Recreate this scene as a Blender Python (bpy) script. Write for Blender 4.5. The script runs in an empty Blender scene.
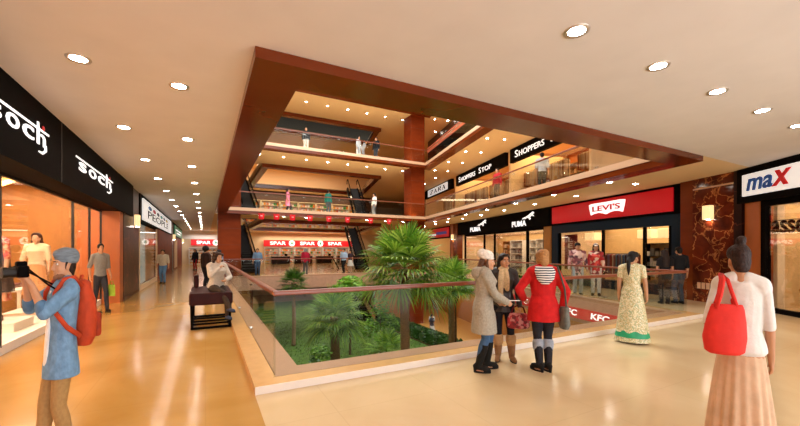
import bpy, bmesh, math, random
from mathutils import Vector, Matrix
random.seed(7)
R = math.radians
SC = bpy.context.scene
COL = SC.collection
V3 = Vector

# ------------------------------------------------------------------ materials
def lin(h):
    h = h.lstrip('#')
    out = []
    for i in (0, 2, 4):
        c = int(h[i:i+2], 16) / 255
        out.append(c / 12.92 if c <= .04045 else ((c + .055) / 1.055) ** 2.4)
    return tuple(out) + (1,)

def newmat(name):
    m = bpy.data.materials.new(name)
    m.use_nodes = True
    nt = m.node_tree
    return m, nt, nt.nodes['Principled BSDF']

def mat(name, col, rough=.5, metal=0, var=0.0, scale=8, bump=0.0, emit=0, spec=.5, alpha=None, stretch=None, sheen=0):
    m, nt, b = newmat(name)
    c = lin(col)
    b.inputs['Base Color'].default_value = c
    b.inputs['Roughness'].default_value = rough
    b.inputs['Metallic'].default_value = metal
    b.inputs['Specular IOR Level'].default_value = spec
    if sheen: b.inputs['Sheen Weight'].default_value = sheen
    if emit:
        b.inputs['Emission Color'].default_value = c
        b.inputs['Emission Strength'].default_value = emit
    if var or bump:
        tc = nt.nodes.new('ShaderNodeTexCoord')
        n = nt.nodes.new('ShaderNodeTexNoise')
        n.inputs['Scale'].default_value = scale
        n.inputs['Detail'].default_value = 4
        if stretch:
            mp = nt.nodes.new('ShaderNodeMapping')
            mp.inputs['Scale'].default_value = stretch
            nt.links.new(tc.outputs['Object'], mp.inputs[0]); nt.links.new(mp.outputs[0], n.inputs['Vector'])
        else:
            nt.links.new(tc.outputs['Object'], n.inputs['Vector'])
        if var:
            rp = nt.nodes.new('ShaderNodeValToRGB')
            lo = tuple(max(0, x * (1 - var)) for x in c[:3]) + (1,)
            hi = tuple(min(1, x * (1 + var)) for x in c[:3]) + (1,)
            rp.color_ramp.elements[0].position = .3; rp.color_ramp.elements[0].color = lo
            rp.color_ramp.elements[1].position = .7; rp.color_ramp.elements[1].color = hi
            nt.links.new(n.outputs['Fac'], rp.inputs[0]); nt.links.new(rp.outputs[0], b.inputs['Base Color'])
            if emit: nt.links.new(rp.outputs[0], b.inputs['Emission Color'])
        if bump:
            bp = nt.nodes.new('ShaderNodeBump'); bp.inputs['Strength'].default_value = bump; bp.inputs['Distance'].default_value = .02
            nt.links.new(n.outputs['Fac'], bp.inputs['Height']); nt.links.new(bp.outputs[0], b.inputs['Normal'])
    return m

def marble(name, base, vein, scale=1.2, rough=.15, width=.06):
    m, nt, b = newmat(name)
    tc = nt.nodes.new('ShaderNodeTexCoord')
    n1 = nt.nodes.new('ShaderNodeTexNoise'); n1.inputs['Scale'].default_value = scale; n1.inputs['Detail'].default_value = 6; n1.inputs['Distortion'].default_value = 1.2
    nt.links.new(tc.outputs['Object'], n1.inputs['Vector'])
    vo = nt.nodes.new('ShaderNodeTexVoronoi'); vo.feature = 'DISTANCE_TO_EDGE'; vo.inputs['Scale'].default_value = scale * 1.6
    mx = nt.nodes.new('ShaderNodeMixRGB'); mx.inputs[0].default_value = .5
    nt.links.new(tc.outputs['Object'], mx.inputs[1]); nt.links.new(n1.outputs['Color'], mx.inputs[2])
    nt.links.new(mx.outputs[0], vo.inputs['Vector'])
    rp = nt.nodes.new('ShaderNodeValToRGB')
    rp.color_ramp.elements[0].position = 0; rp.color_ramp.elements[0].color = lin(vein)
    rp.color_ramp.elements[1].position = width; rp.color_ramp.elements[1].color = lin(base)
    nt.links.new(vo.outputs['Distance'], rp.inputs[0])
    r2 = nt.nodes.new('ShaderNodeValToRGB')
    r2.color_ramp.elements[0].position = .35; r2.color_ramp.elements[0].color = (.45, .4, .4, 1)
    r2.color_ramp.elements[1].position = .65; r2.color_ramp.elements[1].color = (1.3, 1.2, 1.1, 1)
    nt.links.new(n1.outputs['Fac'], r2.inputs[0])
    mu = nt.nodes.new('ShaderNodeMixRGB'); mu.blend_type = 'MULTIPLY'; mu.inputs[0].default_value = 1
    nt.links.new(rp.outputs[0], mu.inputs[1]); nt.links.new(r2.outputs[0], mu.inputs[2])
    nt.links.new(mu.outputs[0], b.inputs['Base Color'])
    b.inputs['Roughness'].default_value = rough; b.inputs['Specular IOR Level'].default_value = .25
    return m

def goods(name, cols, scale=3.0, emit=0.0, stretch=(1, 1, 1), metric='CHEBYCHEV', rough=.5):
    """block pattern of packaged goods / printed cloth"""
    m, nt, b = newmat(name)
    tc = nt.nodes.new('ShaderNodeTexCoord'); mp = nt.nodes.new('ShaderNodeMapping'); mp.inputs['Scale'].default_value = stretch
    vo = nt.nodes.new('ShaderNodeTexVoronoi'); vo.distance = metric; vo.inputs['Scale'].default_value = scale
    nt.links.new(tc.outputs['Object'], mp.inputs[0]); nt.links.new(mp.outputs[0], vo.inputs['Vector'])
    sp = nt.nodes.new('ShaderNodeSeparateColor'); nt.links.new(vo.outputs['Color'], sp.inputs[0])
    rp = nt.nodes.new('ShaderNodeValToRGB'); rp.color_ramp.interpolation = 'CONSTANT'
    els = rp.color_ramp.elements
    while len(els) < len(cols): els.new(.5)
    for i, c in enumerate(cols):
        els[i].position = i / len(cols); els[i].color = lin(c)
    nt.links.new(sp.outputs[0], rp.inputs[0]); nt.links.new(rp.outputs[0], b.inputs['Base Color'])
    b.inputs['Roughness'].default_value = rough
    if emit:
        nt.links.new(rp.outputs[0], b.inputs['Emission Color']); b.inputs['Emission Strength'].default_value = emit
    return m

def stripes(name, c1, c2, scale, axis='Z', rough=.8, dist=0.0):
    m, nt, b = newmat(name)
    tc = nt.nodes.new('ShaderNodeTexCoord'); w = nt.nodes.new('ShaderNodeTexWave')
    w.bands_direction = axis; w.inputs['Scale'].default_value = scale; w.inputs['Distortion'].default_value = dist
    nt.links.new(tc.outputs['Object'], w.inputs['Vector'])
    rp = nt.nodes.new('ShaderNodeValToRGB'); rp.color_ramp.interpolation = 'CONSTANT'
    rp.color_ramp.elements[0].color = lin(c1); rp.color_ramp.elements[1].position = .5; rp.color_ramp.elements[1].color = lin(c2)
    nt.links.new(w.outputs['Fac'], rp.inputs[0]); nt.links.new(rp.outputs[0], b.inputs['Base Color'])
    b.inputs['Roughness'].default_value = rough
    return m

def leafmat(name, cols, rough=.45):
    m, nt, b = newmat(name)
    g = nt.nodes.new('ShaderNodeNewGeometry'); rp = nt.nodes.new('ShaderNodeValToRGB')
    els = rp.color_ramp.elements
    while len(els) < len(cols): els.new(.5)
    for i, c in enumerate(cols):
        els[i].position = i / (len(cols) - 1); els[i].color = lin(c)
    nt.links.new(g.outputs['Random Per Island'], rp.inputs[0]); nt.links.new(rp.outputs[0], b.inputs['Base Color'])
    b.inputs['Roughness'].default_value = rough
    tr = nt.nodes.new('ShaderNodeBsdfTranslucent'); nt.links.new(rp.outputs[0], tr.inputs[0])
    mx = nt.nodes.new('ShaderNodeMixShader'); mx.inputs[0].default_value = .3
    out = nt.nodes['Material Output']
    nt.links.new(b.outputs[0], mx.inputs[1]); nt.links.new(tr.outputs[0], mx.inputs[2]); nt.links.new(mx.outputs[0], out.inputs[0])
    return m

def glassmat(name, tint='f4f8f6', refl=.7):
    m, nt, b = newmat(name)
    nt.nodes.remove(b)
    t = nt.nodes.new('ShaderNodeBsdfTransparent'); t.inputs[0].default_value = lin(tint)
    g = nt.nodes.new('ShaderNodeBsdfGlossy'); g.inputs['Roughness'].default_value = .02
    f = nt.nodes.new('ShaderNodeFresnel'); f.inputs[0].default_value = 1.35
    mu = nt.nodes.new('ShaderNodeMath'); mu.operation = 'MULTIPLY'; mu.inputs[1].default_value = refl
    nt.links.new(f.outputs[0], mu.inputs[0])
    mx = nt.nodes.new('ShaderNodeMixShader')
    nt.links.new(mu.outputs[0], mx.inputs[0]); nt.links.new(t.outputs[0], mx.inputs[1]); nt.links.new(g.outputs[0], mx.inputs[2])
    nt.links.new(mx.outputs[0], nt.nodes['Material Output'].inputs[0])
    return m

def floormat(name, a, c, rough=.14):
    m, nt, b = newmat(name)
    tc = nt.nodes.new('ShaderNodeTexCoord')
    n = nt.nodes.new('ShaderNodeTexNoise'); n.inputs['Scale'].default_value = .55; n.inputs['Detail'].default_value = 5; n.inputs['Distortion'].default_value = .8
    nt.links.new(tc.outputs['Object'], n.inputs['Vector'])
    rp = nt.nodes.new('ShaderNodeValToRGB')
    rp.color_ramp.elements[0].position = .35; rp.color_ramp.elements[0].color = lin(a)
    rp.color_ramp.elements[1].position = .68; rp.color_ramp.elements[1].color = lin(c)
    nt.links.new(n.outputs['Fac'], rp.inputs[0])
    br = nt.nodes.new('ShaderNodeTexBrick'); br.offset = 0; br.inputs['Scale'].default_value = 1
    br.inputs['Brick Width'].default_value = 1.2; br.inputs['Row Height'].default_value = 1.2
    br.inputs['Mortar Size'].default_value = .006; br.inputs['Color1'].default_value = (1, 1, 1, 1); br.inputs['Color2'].default_value = (.985, .985, .98, 1); br.inputs['Mortar'].default_value = (.93, .92, .9, 1)
    nt.links.new(tc.outputs['Object'], br.inputs['Vector'])
    mu = nt.nodes.new('ShaderNodeMixRGB'); mu.blend_type = 'MULTIPLY'; mu.inputs[0].default_value = 1
    nt.links.new(rp.outputs[0], mu.inputs[1]); nt.links.new(br.outputs[0], mu.inputs[2])
    nt.links.new(mu.outputs[0], b.inputs['Base Color'])
    b.inputs['Roughness'].default_value = rough
    return m

M = {}
M['floor'] = floormat('light_tinted_tile', 'b3843f', 'c79c5a', .16)  # golden tone has the orange shop light mixed into the tile colour
M['lobby'] = floormat('pale_polished_tile', 'd0b48a', 'dfc69e', .15)  # same polished tile without the warm light in its colour
M['ceil'] = mat('painted_ceiling', 'e6e2e2', .8, var=.03, scale=1.5)
M['ceilwarm'] = mat('warm_ceiling', 'efd0a0', .7)
M['beam'] = mat('lacquered_wood', '6e2d0e', .16, var=.25, scale=1.1, stretch=(.5, .5, 3), spec=.4)
M['colwood'] = mat('column_wood', '7c3110', .5, var=.2, scale=1.3, stretch=(.6, .6, 2), spec=.1)
M['band'] = mat('slab_band', 'd9b08c', .5)
M['curb'] = mat('curb_tile', 'd9ab72', .2, var=.05)
M['curbin'] = mat('curb_brown', 'ab8062', .3, var=.05)
M['riser'] = mat('white_riser', 'e9dccf', .4)
M['fascia'] = mat('slab_fascia', 'b98d74', .5, var=.08)
M['glass'] = glassmat('clear_glass', 'f8fbf9', .25)
M['shopglass'] = glassmat('shop_glass', 'fbf8f4', .35)
M['rail'] = mat('handrail_wood', '84452f', .3, var=.12, scale=6)
M['steel'] = mat('steel', 'c9c9c9', .25, 1)
M['darkmetal'] = mat('dark_metal', '2a2624', .4, .6)
M['black'] = mat('black_panel', '0b0706', .7, spec=.05)
M['navy'] = mat('navy_panel', '12263a', .45, spec=.2)
M['red'] = mat('sign_red', 'c8141f', .4, emit=.25)
M['white'] = mat('white_letter', 'ffffff', .4, emit=.9)
M['whitep'] = mat('white_paint', 'f0ebe4', .5)
M['marbleb'] = marble('brown_marble', '642814', 'c8844e', 1.9, width=.035)
M['marbled'] = marble('dark_marble', '33130c', '7a3c28', 1.3, rough=.35, width=.03)
M['orange'] = mat('orange_wood', 'b5622a', .35, var=.18, scale=2, stretch=(1, 1, .4))
M['cream'] = mat('cream_wall', 'ecd2ae', .7)
M['wood'] = mat('oak_wood', 'b0783c', .45, var=.15, scale=3, stretch=(1, 1, .3))
M['woodd'] = mat('dark_wood', '4a2814', .4, var=.15, scale=3)
M['lamp'] = mat('lamp_glow', 'fff3e2', .5, emit=85)
M['ring'] = mat('lamp_ring', 'd8d0c8', .35, .6)
M['cove'] = mat('cove_glow', 'ffc878', .5, emit=9)
M['shade'] = mat('lamp_shade_glow', 'f0cf96', .6, emit=1.1)
M['roof'] = mat('roof_slate', '3d4854', .7)
M['ochre'] = mat('ochre_wall', 'c9893c', .7, var=.05)

# ------------------------------------------------------------------ mesh builder
def frame_of(d):
    d = V3(d).normalized()
    a = V3((0, 0, 1)) if abs(d.z) < .95 else V3((0, 1, 0))
    x = d.cross(a).normalized(); y = x.cross(d).normalized()
    return x, y, d

class MB:
    def __init__(s): s.v = []; s.f = []
    def add(s, vs, fs):
        b = len(s.v); s.v += [V3(v) for v in vs]; s.f += [tuple(b + i for i in f) for f in fs]; return s
    def box(s, c, d, rz=0, M4=None):
        x, y, z = d[0] / 2, d[1] / 2, d[2] / 2
        vs = [V3((sx * x, sy * y, sz * z)) for sx in (-1, 1) for sy in (-1, 1) for sz in (-1, 1)]
        m = Matrix.Rotation(rz, 3, 'Z')
        vs = [m @ v + V3(c) for v in vs]
        if M4: vs = [M4 @ v for v in vs]
        return s.add(vs, [(0, 1, 3, 2), (4, 6, 7, 5), (0, 4, 5, 1), (2, 3, 7, 6), (0, 2, 6, 4), (1, 5, 7, 3)])
    def rbox(s, c, d, r=.02, rz=0, seg=3):
        """rounded box"""
        bm = bmesh.new(); bmesh.ops.create_cube(bm, size=1)
        for v in bm.verts: v.co = V3((v.co.x * d[0], v.co.y * d[1], v.co.z * d[2]))
        bmesh.ops.bevel(bm, geom=bm.edges[:], offset=r, segments=seg, affect='EDGES', profile=.5)
        m = Matrix.Translation(V3(c)) @ Matrix.Rotation(rz, 4, 'Z')
        bm.verts.index_update()
        s.add([m @ v.co for v in bm.verts], [[v.index for v in f.verts] for f in bm.faces]); bm.free(); return s
    def prism(s, poly, z0, z1):
        n = len(poly)
        a = sum(poly[i][0] * poly[(i + 1) % n][1] - poly[(i + 1) % n][0] * poly[i][1] for i in range(n))
        if a < 0: poly = poly[::-1]
        vs = [(p[0], p[1], z0) for p in poly] + [(p[0], p[1], z1) for p in poly]
        fs = [tuple(range(n))[::-1], tuple(range(n, 2 * n))] + [(i, (i + 1) % n, n + (i + 1) % n, n + i) for i in range(n)]
        return s.add(vs, fs)
    def loft(s, secs, n=14, cap=True):
        """secs: (centre, axis_x, axis_y) elliptical rings"""
        b = len(s.v)
        for c, ax, ay in secs:
            for k in range(n):
                t = 2 * math.pi * k / n
                s.v.append(V3(c) + V3(ax) * math.cos(t) + V3(ay) * math.sin(t))
        for i in range(len(secs) - 1):
            for k in range(n):
                s.f.append((b + i * n + k, b + i * n + (k + 1) % n, b + (i + 1) * n + (k + 1) % n, b + (i + 1) * n + k))
        if cap:
            s.f.append(tuple(b + k for k in range(n))[::-1]); e = b + (len(secs) - 1) * n
            s.f.append(tuple(e + k for k in range(n)))
        return s
    def cap(s, p0, p1, r0, r1=None, n=12, flat=False):
        """tapered capsule"""
        r1 = r0 if r1 is None else r1
        p0, p1 = V3(p0), V3(p1)
        d = p1 - p0
        if d.length < 1e-6: d = V3((0, 0, 1e-4))
        x, y, z = frame_of(d)
        secs = []
        if not flat:
            for a in (-80, -50, -22): secs.append((p0 + z * (r0 * math.sin(R(a))), x * r0 * math.cos(R(a)), y * r0 * math.cos(R(a))))
        secs += [(p0, x * r0, y * r0), (p1, x * r1, y * r1)]
        if not flat:
            for a in (22, 50, 80): secs.append((p1 + z * (r1 * math.sin(R(a))), x * r1 * math.cos(R(a)), y * r1 * math.cos(R(a))))
        return s.loft(secs, n)
    def cyl(s, p0, p1, r0, r1=None, n=16): return s.cap(p0, p1, r0, r1, n, True)
    def chain(s, pts, rs, n=12):
        for i in range(len(pts) - 1): s.cap(pts[i], pts[i + 1], rs[i], rs[i + 1], n)
        return s
    def tube(s, pts, r, n=8):
        pts = [V3(p) for p in pts]; secs = []
        for i, p in enumerate(pts):
            d = (pts[min(i + 1, len(pts) - 1)] - pts[max(i - 1, 0)])
            if i == 0: x, y, _ = frame_of(d)
            else:
                d = d.normalized(); x = (x - d * x.dot(d)).normalized(); y = d.cross(x) * -1
                y = x.cross(d)
            rr = r[i] if isinstance(r, (list, tuple)) else r
            secs.append((p, x * rr, y * rr))
        return s.loft(secs, n)
    def ell(s, c, r, M3=None, n=14, m=9):
        M3 = M3 or Matrix.Identity(3); c = V3(c)
        secs = []
        for i in range(m + 1):
            a = -math.pi / 2 + math.pi * (i + .001) / (m + .002)
            ca, sa = max(math.cos(a), .02), math.sin(a)
            secs.append((c + M3 @ V3((0, 0, r[2] * sa)), M3 @ V3((r[0] * ca, 0, 0)), M3 @ V3((0, r[1] * ca, 0))))
        return s.loft(secs, n)
    def quad(s, a, b, c, d): return s.add([a, b, c, d], [(0, 1, 2, 3)])
    def xf(s, m):
        s.v = [m @ v for v in s.v]; return s
    def build(s, name, material, parent=None, world=False, smooth=False, scale=1.0, remesh=0, smit=0, solid=0, bevel=0):
        me = bpy.data.meshes.new(name)
        vs = s.v
        if parent is not None and world:
            inv = (Matrix.Translation(parent.location) @ parent.rotation_euler.to_matrix().to_4x4()).inverted()
            vs = [inv @ v for v in vs]
        if scale != 1: vs = [v * scale for v in vs]
        me.from_pydata([tuple(v) for v in vs], [], s.f)
        me.materials.append(material if not isinstance(material, str) else M[material])
        o = bpy.data.objects.new(name, me); COL.objects.link(o)
        if parent is not None: o.parent = parent
        if smooth or remesh:
            me.polygons.foreach_set('use_smooth', [True] * len(me.polygons))
        if remesh:
            md = o.modifiers.new('r', 'REMESH'); md.mode = 'VOXEL'; md.voxel_size = remesh; md.use_smooth_shade = True
            if smit:
                sm = o.modifiers.new('s', 'SMOOTH'); sm.iterations = smit; sm.factor = .5
        if bevel:
            bv = o.modifiers.new('b', 'BEVEL'); bv.width = bevel; bv.segments = 2; bv.limit_method = 'ANGLE'
        return o

def tag(o, label=None, cat=None, group=None, kind=None):
    if label: o['label'] = label
    if cat: o['category'] = cat
    if group: o['group'] = group
    if kind: o['kind'] = kind
    return o
def thing(name, label, cat, loc=(0, 0, 0), rz=0, group=None):
    o = bpy.data.objects.new(name, None); COL.objects.link(o)
    o.location = loc; o.rotation_euler = (0, 0, rz); o.empty_display_size = .2
    return tag(o, label, cat, group)
def struct(name, mb, m, **k): return tag(mb.build(name, m, **k), kind='structure')
def dup(root, loc, rz=None, label=None, group=None):
    r = root.copy(); COL.objects.link(r); r.location = loc
    if rz is not None: r.rotation_euler = (0, 0, rz)
    if label: r['label'] = label
    if group: r['group'] = group
    for ch in list(root.children):
        c = ch.copy(); COL.objects.link(c); c.parent = r
        for g in list(ch.children):
            d = g.copy(); COL.objects.link(d); d.parent = c
    return r

def text_mb(body, O, U, w, h, N, ext=.01, shear=0.0, bold=0.0, up=(0, 0, 1)):
    """lettering fitted to a w x h box whose lower edge starts at O and runs along U, facing N"""
    cu = bpy.data.curves.new('t', 'FONT'); cu.body = body; cu.extrude = .02; cu.offset = bold * .35; cu.resolution_u = 3
    ob = bpy.data.objects.new('t', cu); COL.objects.link(ob)
    dg = bpy.context.evaluated_depsgraph_get(); dg.update()
    me = bpy.data.meshes.new_from_object(ob.evaluated_get(dg))
    vs = [v.co.copy() for v in me.vertices]; fs = [tuple(p.vertices) for p in me.polygons]
    bpy.data.objects.remove(ob); bpy.data.curves.remove(cu); bpy.data.meshes.remove(me)
    x0 = min(v.x for v in vs); x1 = max(v.x for v in vs); y0 = min(v.y for v in vs); y1 = max(v.y for v in vs)
    O, U, N, up = V3(O), V3(U).normalized(), V3(N).normalized(), V3(up)
    mb = MB(); out = []
    for v in vs:
        a = (v.x - x0) / (x1 - x0) * w; b = (v.y - y0) / (y1 - y0) * h
        a += shear * b
        out.append(O + U * a + up * b + N * (ext * (.5 + v.z / .04)))
    mb.add(out, fs); return mb
def flat_mb(polys, O, U, w, h, N, ext=.01):
    """flat cut-out shapes given in 0..1 box coordinates"""
    O, U, N = V3(O), V3(U).normalized(), V3(N).normalized(); mb = MB(); Z = V3((0, 0, 1))
    for p in polys:
        n = len(p)
        a = [O + U * (x * w) + Z * (y * h) for x, y in p]
        mb.add(a + [q + N * ext for q in a], [tuple(range(n)), tuple(range(n, 2 * n))] + [(i, (i + 1) % n, n + (i + 1) % n, n + i) for i in range(n)])
    return mb
# ------------------------------------------------------------------ plan
IN = [(1.1, 5.05), (10.35, 5.05), (14.8, 23.7), (1.1, 23.7)]         # inner edge of the atrium opening
def offset(poly, d):
    out = []; n = len(poly)
    for i in range(n):
        p, a, b = V3(poly[i] + (0,)), V3(poly[i - 1] + (0,)), V3(poly[(i + 1) % n] + (0,))
        e1, e2 = (p - a).normalized(), (b - p).normalized()
        n1, n2 = V3((e1.y, -e1.x, 0)), V3((e2.y, -e2.x, 0))
        k = d / (1 + n1.dot(n2)); q = p + (n1 + n2) * k
        out.append((q.x, q.y))
    return out
OUT = offset(IN, .6)
MID = offset(IN, .33)
U = V3((.2326, .9726, 0)); UN = V3((.9726, -.2326, 0))                # direction of the shop row across the atrium, and into its shops
W0 = V3((14.6, 6.5, 0))
def W(t, z=0, d=0): return W0 + U * t + UN * d + V3((0, 0, z))
def ring_side(i, A, B): return [A[i], A[(i + 1) % 4], B[(i + 1) % 4], B[i]]
YB = 50.0
def rx(y, d=0): return OUT[1][0] + (y - OUT[1][1]) * (OUT[2][0] - OUT[1][0]) / (OUT[2][1] - OUT[1][1]) + d
LEFT = [(-6.5, -8), (OUT[0][0], -8), (OUT[0][0], YB), (-6.5, YB)]
FRONT = [(OUT[0][0], -8), (32, -8), (32, OUT[0][1]), (OUT[0][0], OUT[0][1])]
RIGHT = [OUT[1], (32, OUT[1][1]), (32, YB), (rx(YB), YB)]
XL = OUT[0][0]; YF = OUT[2][1]
FAR = [(XL, YF), (rx(YF), YF), (rx(YB), YB), (XL, YB)]
VA = (4.15, 29, 12.8, 35.5); VS = (2.2, 29, 3.5, 35.5)               # second opening and the stair slot beside it
Y1 = (40, 38, 32.6)
def vx(y): return 12.9 + .2392 * (y - 29)
def farv(k):
    y = Y1[k]
    return [[(XL, YF), (rx(YF), YF), (rx(29), 29), (XL, 29)], [(XL, y), (rx(y), y), (rx(YB), YB), (XL, YB)],
            [(XL, 29), (2.2, 29), (2.2, y), (XL, y)], [(3.5, 29), (4.15, 29), (4.15, y), (3.5, y)],
            [(vx(29), 29), (rx(29), 29), (rx(y), y), (vx(y), y)]]
FZ = [0, 4.1, 8.2]; CZ = [3.98, 8.08, 12.18]
# ground storey floor
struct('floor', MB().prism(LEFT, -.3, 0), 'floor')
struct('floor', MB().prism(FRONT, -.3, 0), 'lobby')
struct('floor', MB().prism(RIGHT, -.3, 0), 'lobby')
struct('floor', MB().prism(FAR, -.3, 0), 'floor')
# upper floors and ceilings
for k in (0, 1, 2):
    c = CZ[k]
    mm = 'ceil' if k == 0 else 'ceilwarm'
    struct('ceiling', MB().prism(FRONT, c, c + .06), mm)
    struct('ceiling', MB().prism(LEFT, c, c + .06), mm)
    struct('ceiling', MB().prism(RIGHT, c, c + .06), 'ceilwarm')
    m = MB()
    for p in farv(k): m.prism(p, c, c + .06)
    struct('ceiling', m, 'ceilwarm')
    if k < 2:
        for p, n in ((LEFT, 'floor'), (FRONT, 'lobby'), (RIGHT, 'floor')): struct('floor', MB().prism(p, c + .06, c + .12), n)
        m = MB()
        for p in farv(k): m.prism(p, c + .06, c + .12)
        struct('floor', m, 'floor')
    # lacquered border beam round the opening and the pale slab edge above it
    for i, nm in enumerate(('front', 'right', 'far', 'left')):
        struct('trim_%s_beam' % nm, MB().prism(ring_side(i, IN, OUT), c - .13, c + .05), 'beam')
        if k < 2:
            A = offset(IN, -.02)
            struct('trim_%s_edge' % nm, MB().prism(ring_side(i, A, offset(IN, .6)), c + .05, c + .24), 'band')
    # border of the second opening
    x0, y0, x1, y1 = VA[0], VA[1], VA[2], Y1[k]
    b = .45
    r0, r1 = vx(y0), vx(y1)
    for poly in ([(x0 - b, y0 - b), (r0 + b, y0 - b), (r0 + b, y0), (x0 - b, y0)], [(x0 - b, y1), (r1 + b, y1), (r1 + b, y1 + b), (x0 - b, y1 + b)],
                 [(x0 - b, y0), (x0, y0), (x0, y1), (x0 - b, y1)], [(r0, y0), (r0 + b, y0), (r1 + b, y1), (r1, y1)]):
        struct('trim_second_opening', MB().prism(poly, c - .28, c + .05), 'beam')
struct('ceiling', MB().prism([(-1, 26), (20, 26), (20, 40), (-1, 40)], 13.6, 13.7), 'roof')
# raised curb round the ground-floor opening
for i, nm in enumerate(('front', 'right', 'far', 'left')):
    O2 = offset(IN, .585)
    struct('trim_%s_curb' % nm, MB().prism(ring_side(i, MID, O2), 0, .09), 'curb')
    struct('trim_%s_curb_inner' % nm, MB().prism(ring_side(i, IN, MID), 0, .09), 'curbin')
    struct('trim_%s_riser' % nm, MB().prism(ring_side(i, O2, OUT), 0, .088), 'riser' if i == 0 else 'curb')
    struct('trim_%s_fascia' % nm, MB().prism(ring_side(i, offset(IN, -.015), OUT), -.75, -.001 if 0 else 0), 'fascia')
# lower storey
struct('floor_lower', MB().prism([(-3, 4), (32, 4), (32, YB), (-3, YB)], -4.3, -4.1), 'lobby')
struct('wall_lower_back', MB().box((14, YB + .1, -2.2), (36, .2, 3.9)), 'cream')
struct('wall_lower_left', MB().box((-3.1, 27, -2.2), (.2, 46, 3.9)), 'ochre')
struct('wall_lower_front', MB().box((11.5, 3.9, -2.2), (29, .2, 3.9)), 'ochre')
m = MB(); a, b_ = W(-4), W(45); m.prism([(a.x, a.y), (b_.x, b_.y), (b_.x + .2, b_.y), (a.x + .2, a.y)], -4.1, -.3)
struct('wall_lower_right', m, 'ochre')
struct('wall_lower_middle', MB().box((16, 30, -2.2), (5, .2, 3.8)), 'ochre')
# outer walls of the storeys in view
for k in range(3):
    z0, z1 = FZ[k], CZ[k]
    struct('wall_back', MB().box((13, YB + .1, (z0 + z1) / 2), (40, .2, z1 - z0)), 'cream' )
    if k: struct('wall_left', MB().box((-6.6, 21, (z0 + z1) / 2), (.2, 58, z1 - z0)), 'cream')
struct('wall_left', MB().box((-6.6, 21, 2), (.2, 58, 4)), 'orange')
a, b_ = W(-.5, 0, 4.4), W(46, 0, 4.4)
for k in range(3):
    struct('wall_right', MB().prism([(a.x, a.y), (b_.x, b_.y), (b_.x + .2, b_.y), (a.x + .2, a.y)], FZ[k], CZ[k]), 'orange')

# ------------------------------------------------------------------ columns
def column(loc, w, d, z0, z1, label):
    t = thing('column', label, 'column', (loc[0], loc[1], z0)); t['kind'] = 'structure'
    h = z1 - z0
    MB().box((0, 0, h / 2), (w, d, h)).build('shaft', 'colwood', t)
    n = 4
    g = MB()
    for q in range(1, n): g.box((0, 0, h * q / n), (w + .006, d + .006, .012))
    g.build('joint', 'woodd', t)
for k in range(3):
    column((1.28, 24.75), 1.24, 1.2, FZ[k] + (0 if k else .0), CZ[k] - (.13 if 0 else 0), 'square lacquered wood column at the far end of the bench walkway, %s storey' % ('ground', 'first', 'second')[k])
    column((14.68, 25.2), 1.2, 1.2, FZ[k], CZ[k], 'square lacquered wood column behind the big palm, %s storey' % ('ground', 'first', 'second')[k])
column((1.9, 25.2), 1.5, 1.0, -4.1, -.75, 'dark veined column under the far walkway beside the lawn')
column((14.55, 25.2), 1.2, 1.2, -4.1, -.75, 'reddish column at garden level behind the big palm trunk')

# ------------------------------------------------------------------ glass railings
def railing(p, q, z, label, base=.09, h=1.06, pw=1.6, ext=-.05):
    p, q = V3(tuple(p) + (0,))[:3] if 0 else V3((p[0], p[1], 0)), V3((q[0], q[1], 0)); d = (q - p).normalized() * ext; p, q = p - d, q + d; d = q - p; L = d.length
    t = thing('glass_railing', label, 'railing', (p.x, p.y, z + base), math.atan2(d.y, d.x))
    MB().rbox((L / 2, 0, h - .03), (L + .0, .075, .06), .018).build('handrail', 'rail', t)
    n = max(1, round(L / pw)); s = L / n
    for i in range(n):
        g = MB().box((s * (i + .5), 0, (h - .06) / 2), (s - .012, .014, h - .06)).build('glass_panel', 'glass', t)
    for i in range(1, n):
        for zz in (.08, h - .16):
            c = MB()
            c.box((s * i, -.012, zz), (.13, .008, .014))
            for dx in (-.05, .05): c.cyl((s * i + dx, -.02, zz), (s * i + dx, .02, zz), .02, n=10)
            c.build('clamp', 'steel', t)
    return t
SIDES = ('front edge by the group of three women', 'edge along the shops across the opening', 'far edge before the supermarket', 'edge of the bench walkway')
for i in range(4):
    railing(MID[i], MID[(i + 1) % 4], 0, 'ground floor glass railing with brown handrail, ' + SIDES[i], pw=4.2 if i == 0 else 2.6, ext=.036 if i in (0, 2) else -.062)
for k in (1, 2):
    for i in (1, 2):
        M2 = offset(IN, .1)
        railing(M2[i], M2[(i + 1) % 4], FZ[k], 'glass railing of the %s upper storey, %s' % (('first', 'second')[k - 1], ('edge along the shop row', 'far edge')[i - 1]), base=.12, h=1.0, pw=2.4, ext=.036 if i == 2 else -.062)

# ------------------------------------------------------------------ downlights
DL = {}
def downlight(x, y, z, group, label, r=.1):
    if 'p' not in DL:
        t = thing('downlight', label, 'ceiling light', (x, y, z), 0, group)
        m = MB(); n = 20; secs = []
        for rr, zz in ((.085, -.004), (.125, -.012), (.13, 0)): secs.append((V3((0, 0, zz)), V3((rr, 0, 0)), V3((0, rr, 0))))
        m.loft(secs, n, cap=False); m.build('trim_ring', 'ring', t, smooth=True)
        m = MB().cyl((0, 0, -.006), (0, 0, -.003), .088, n=20); m.build('lamp', 'lamp', t)
        DL['p'] = t; return t
    t = dup(DL['p'], (x, y, z), 0, label, group)
    if z > 5: t.scale = (.75, .75, 1)
    return t
g = 'downlights of the lobby ceiling'
for i in range(-3, 6): downlight(3.48 + 1.57 * i, 2.55, CZ[0], g, 'round downlight in the single row across the pale lobby ceiling')
for i in range(-2, 5): downlight(3.48 + 1.57 * i * 1.5, -3.2, CZ[0], g + ' behind', 'round downlight in the lobby ceiling row farther from the opening')
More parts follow.
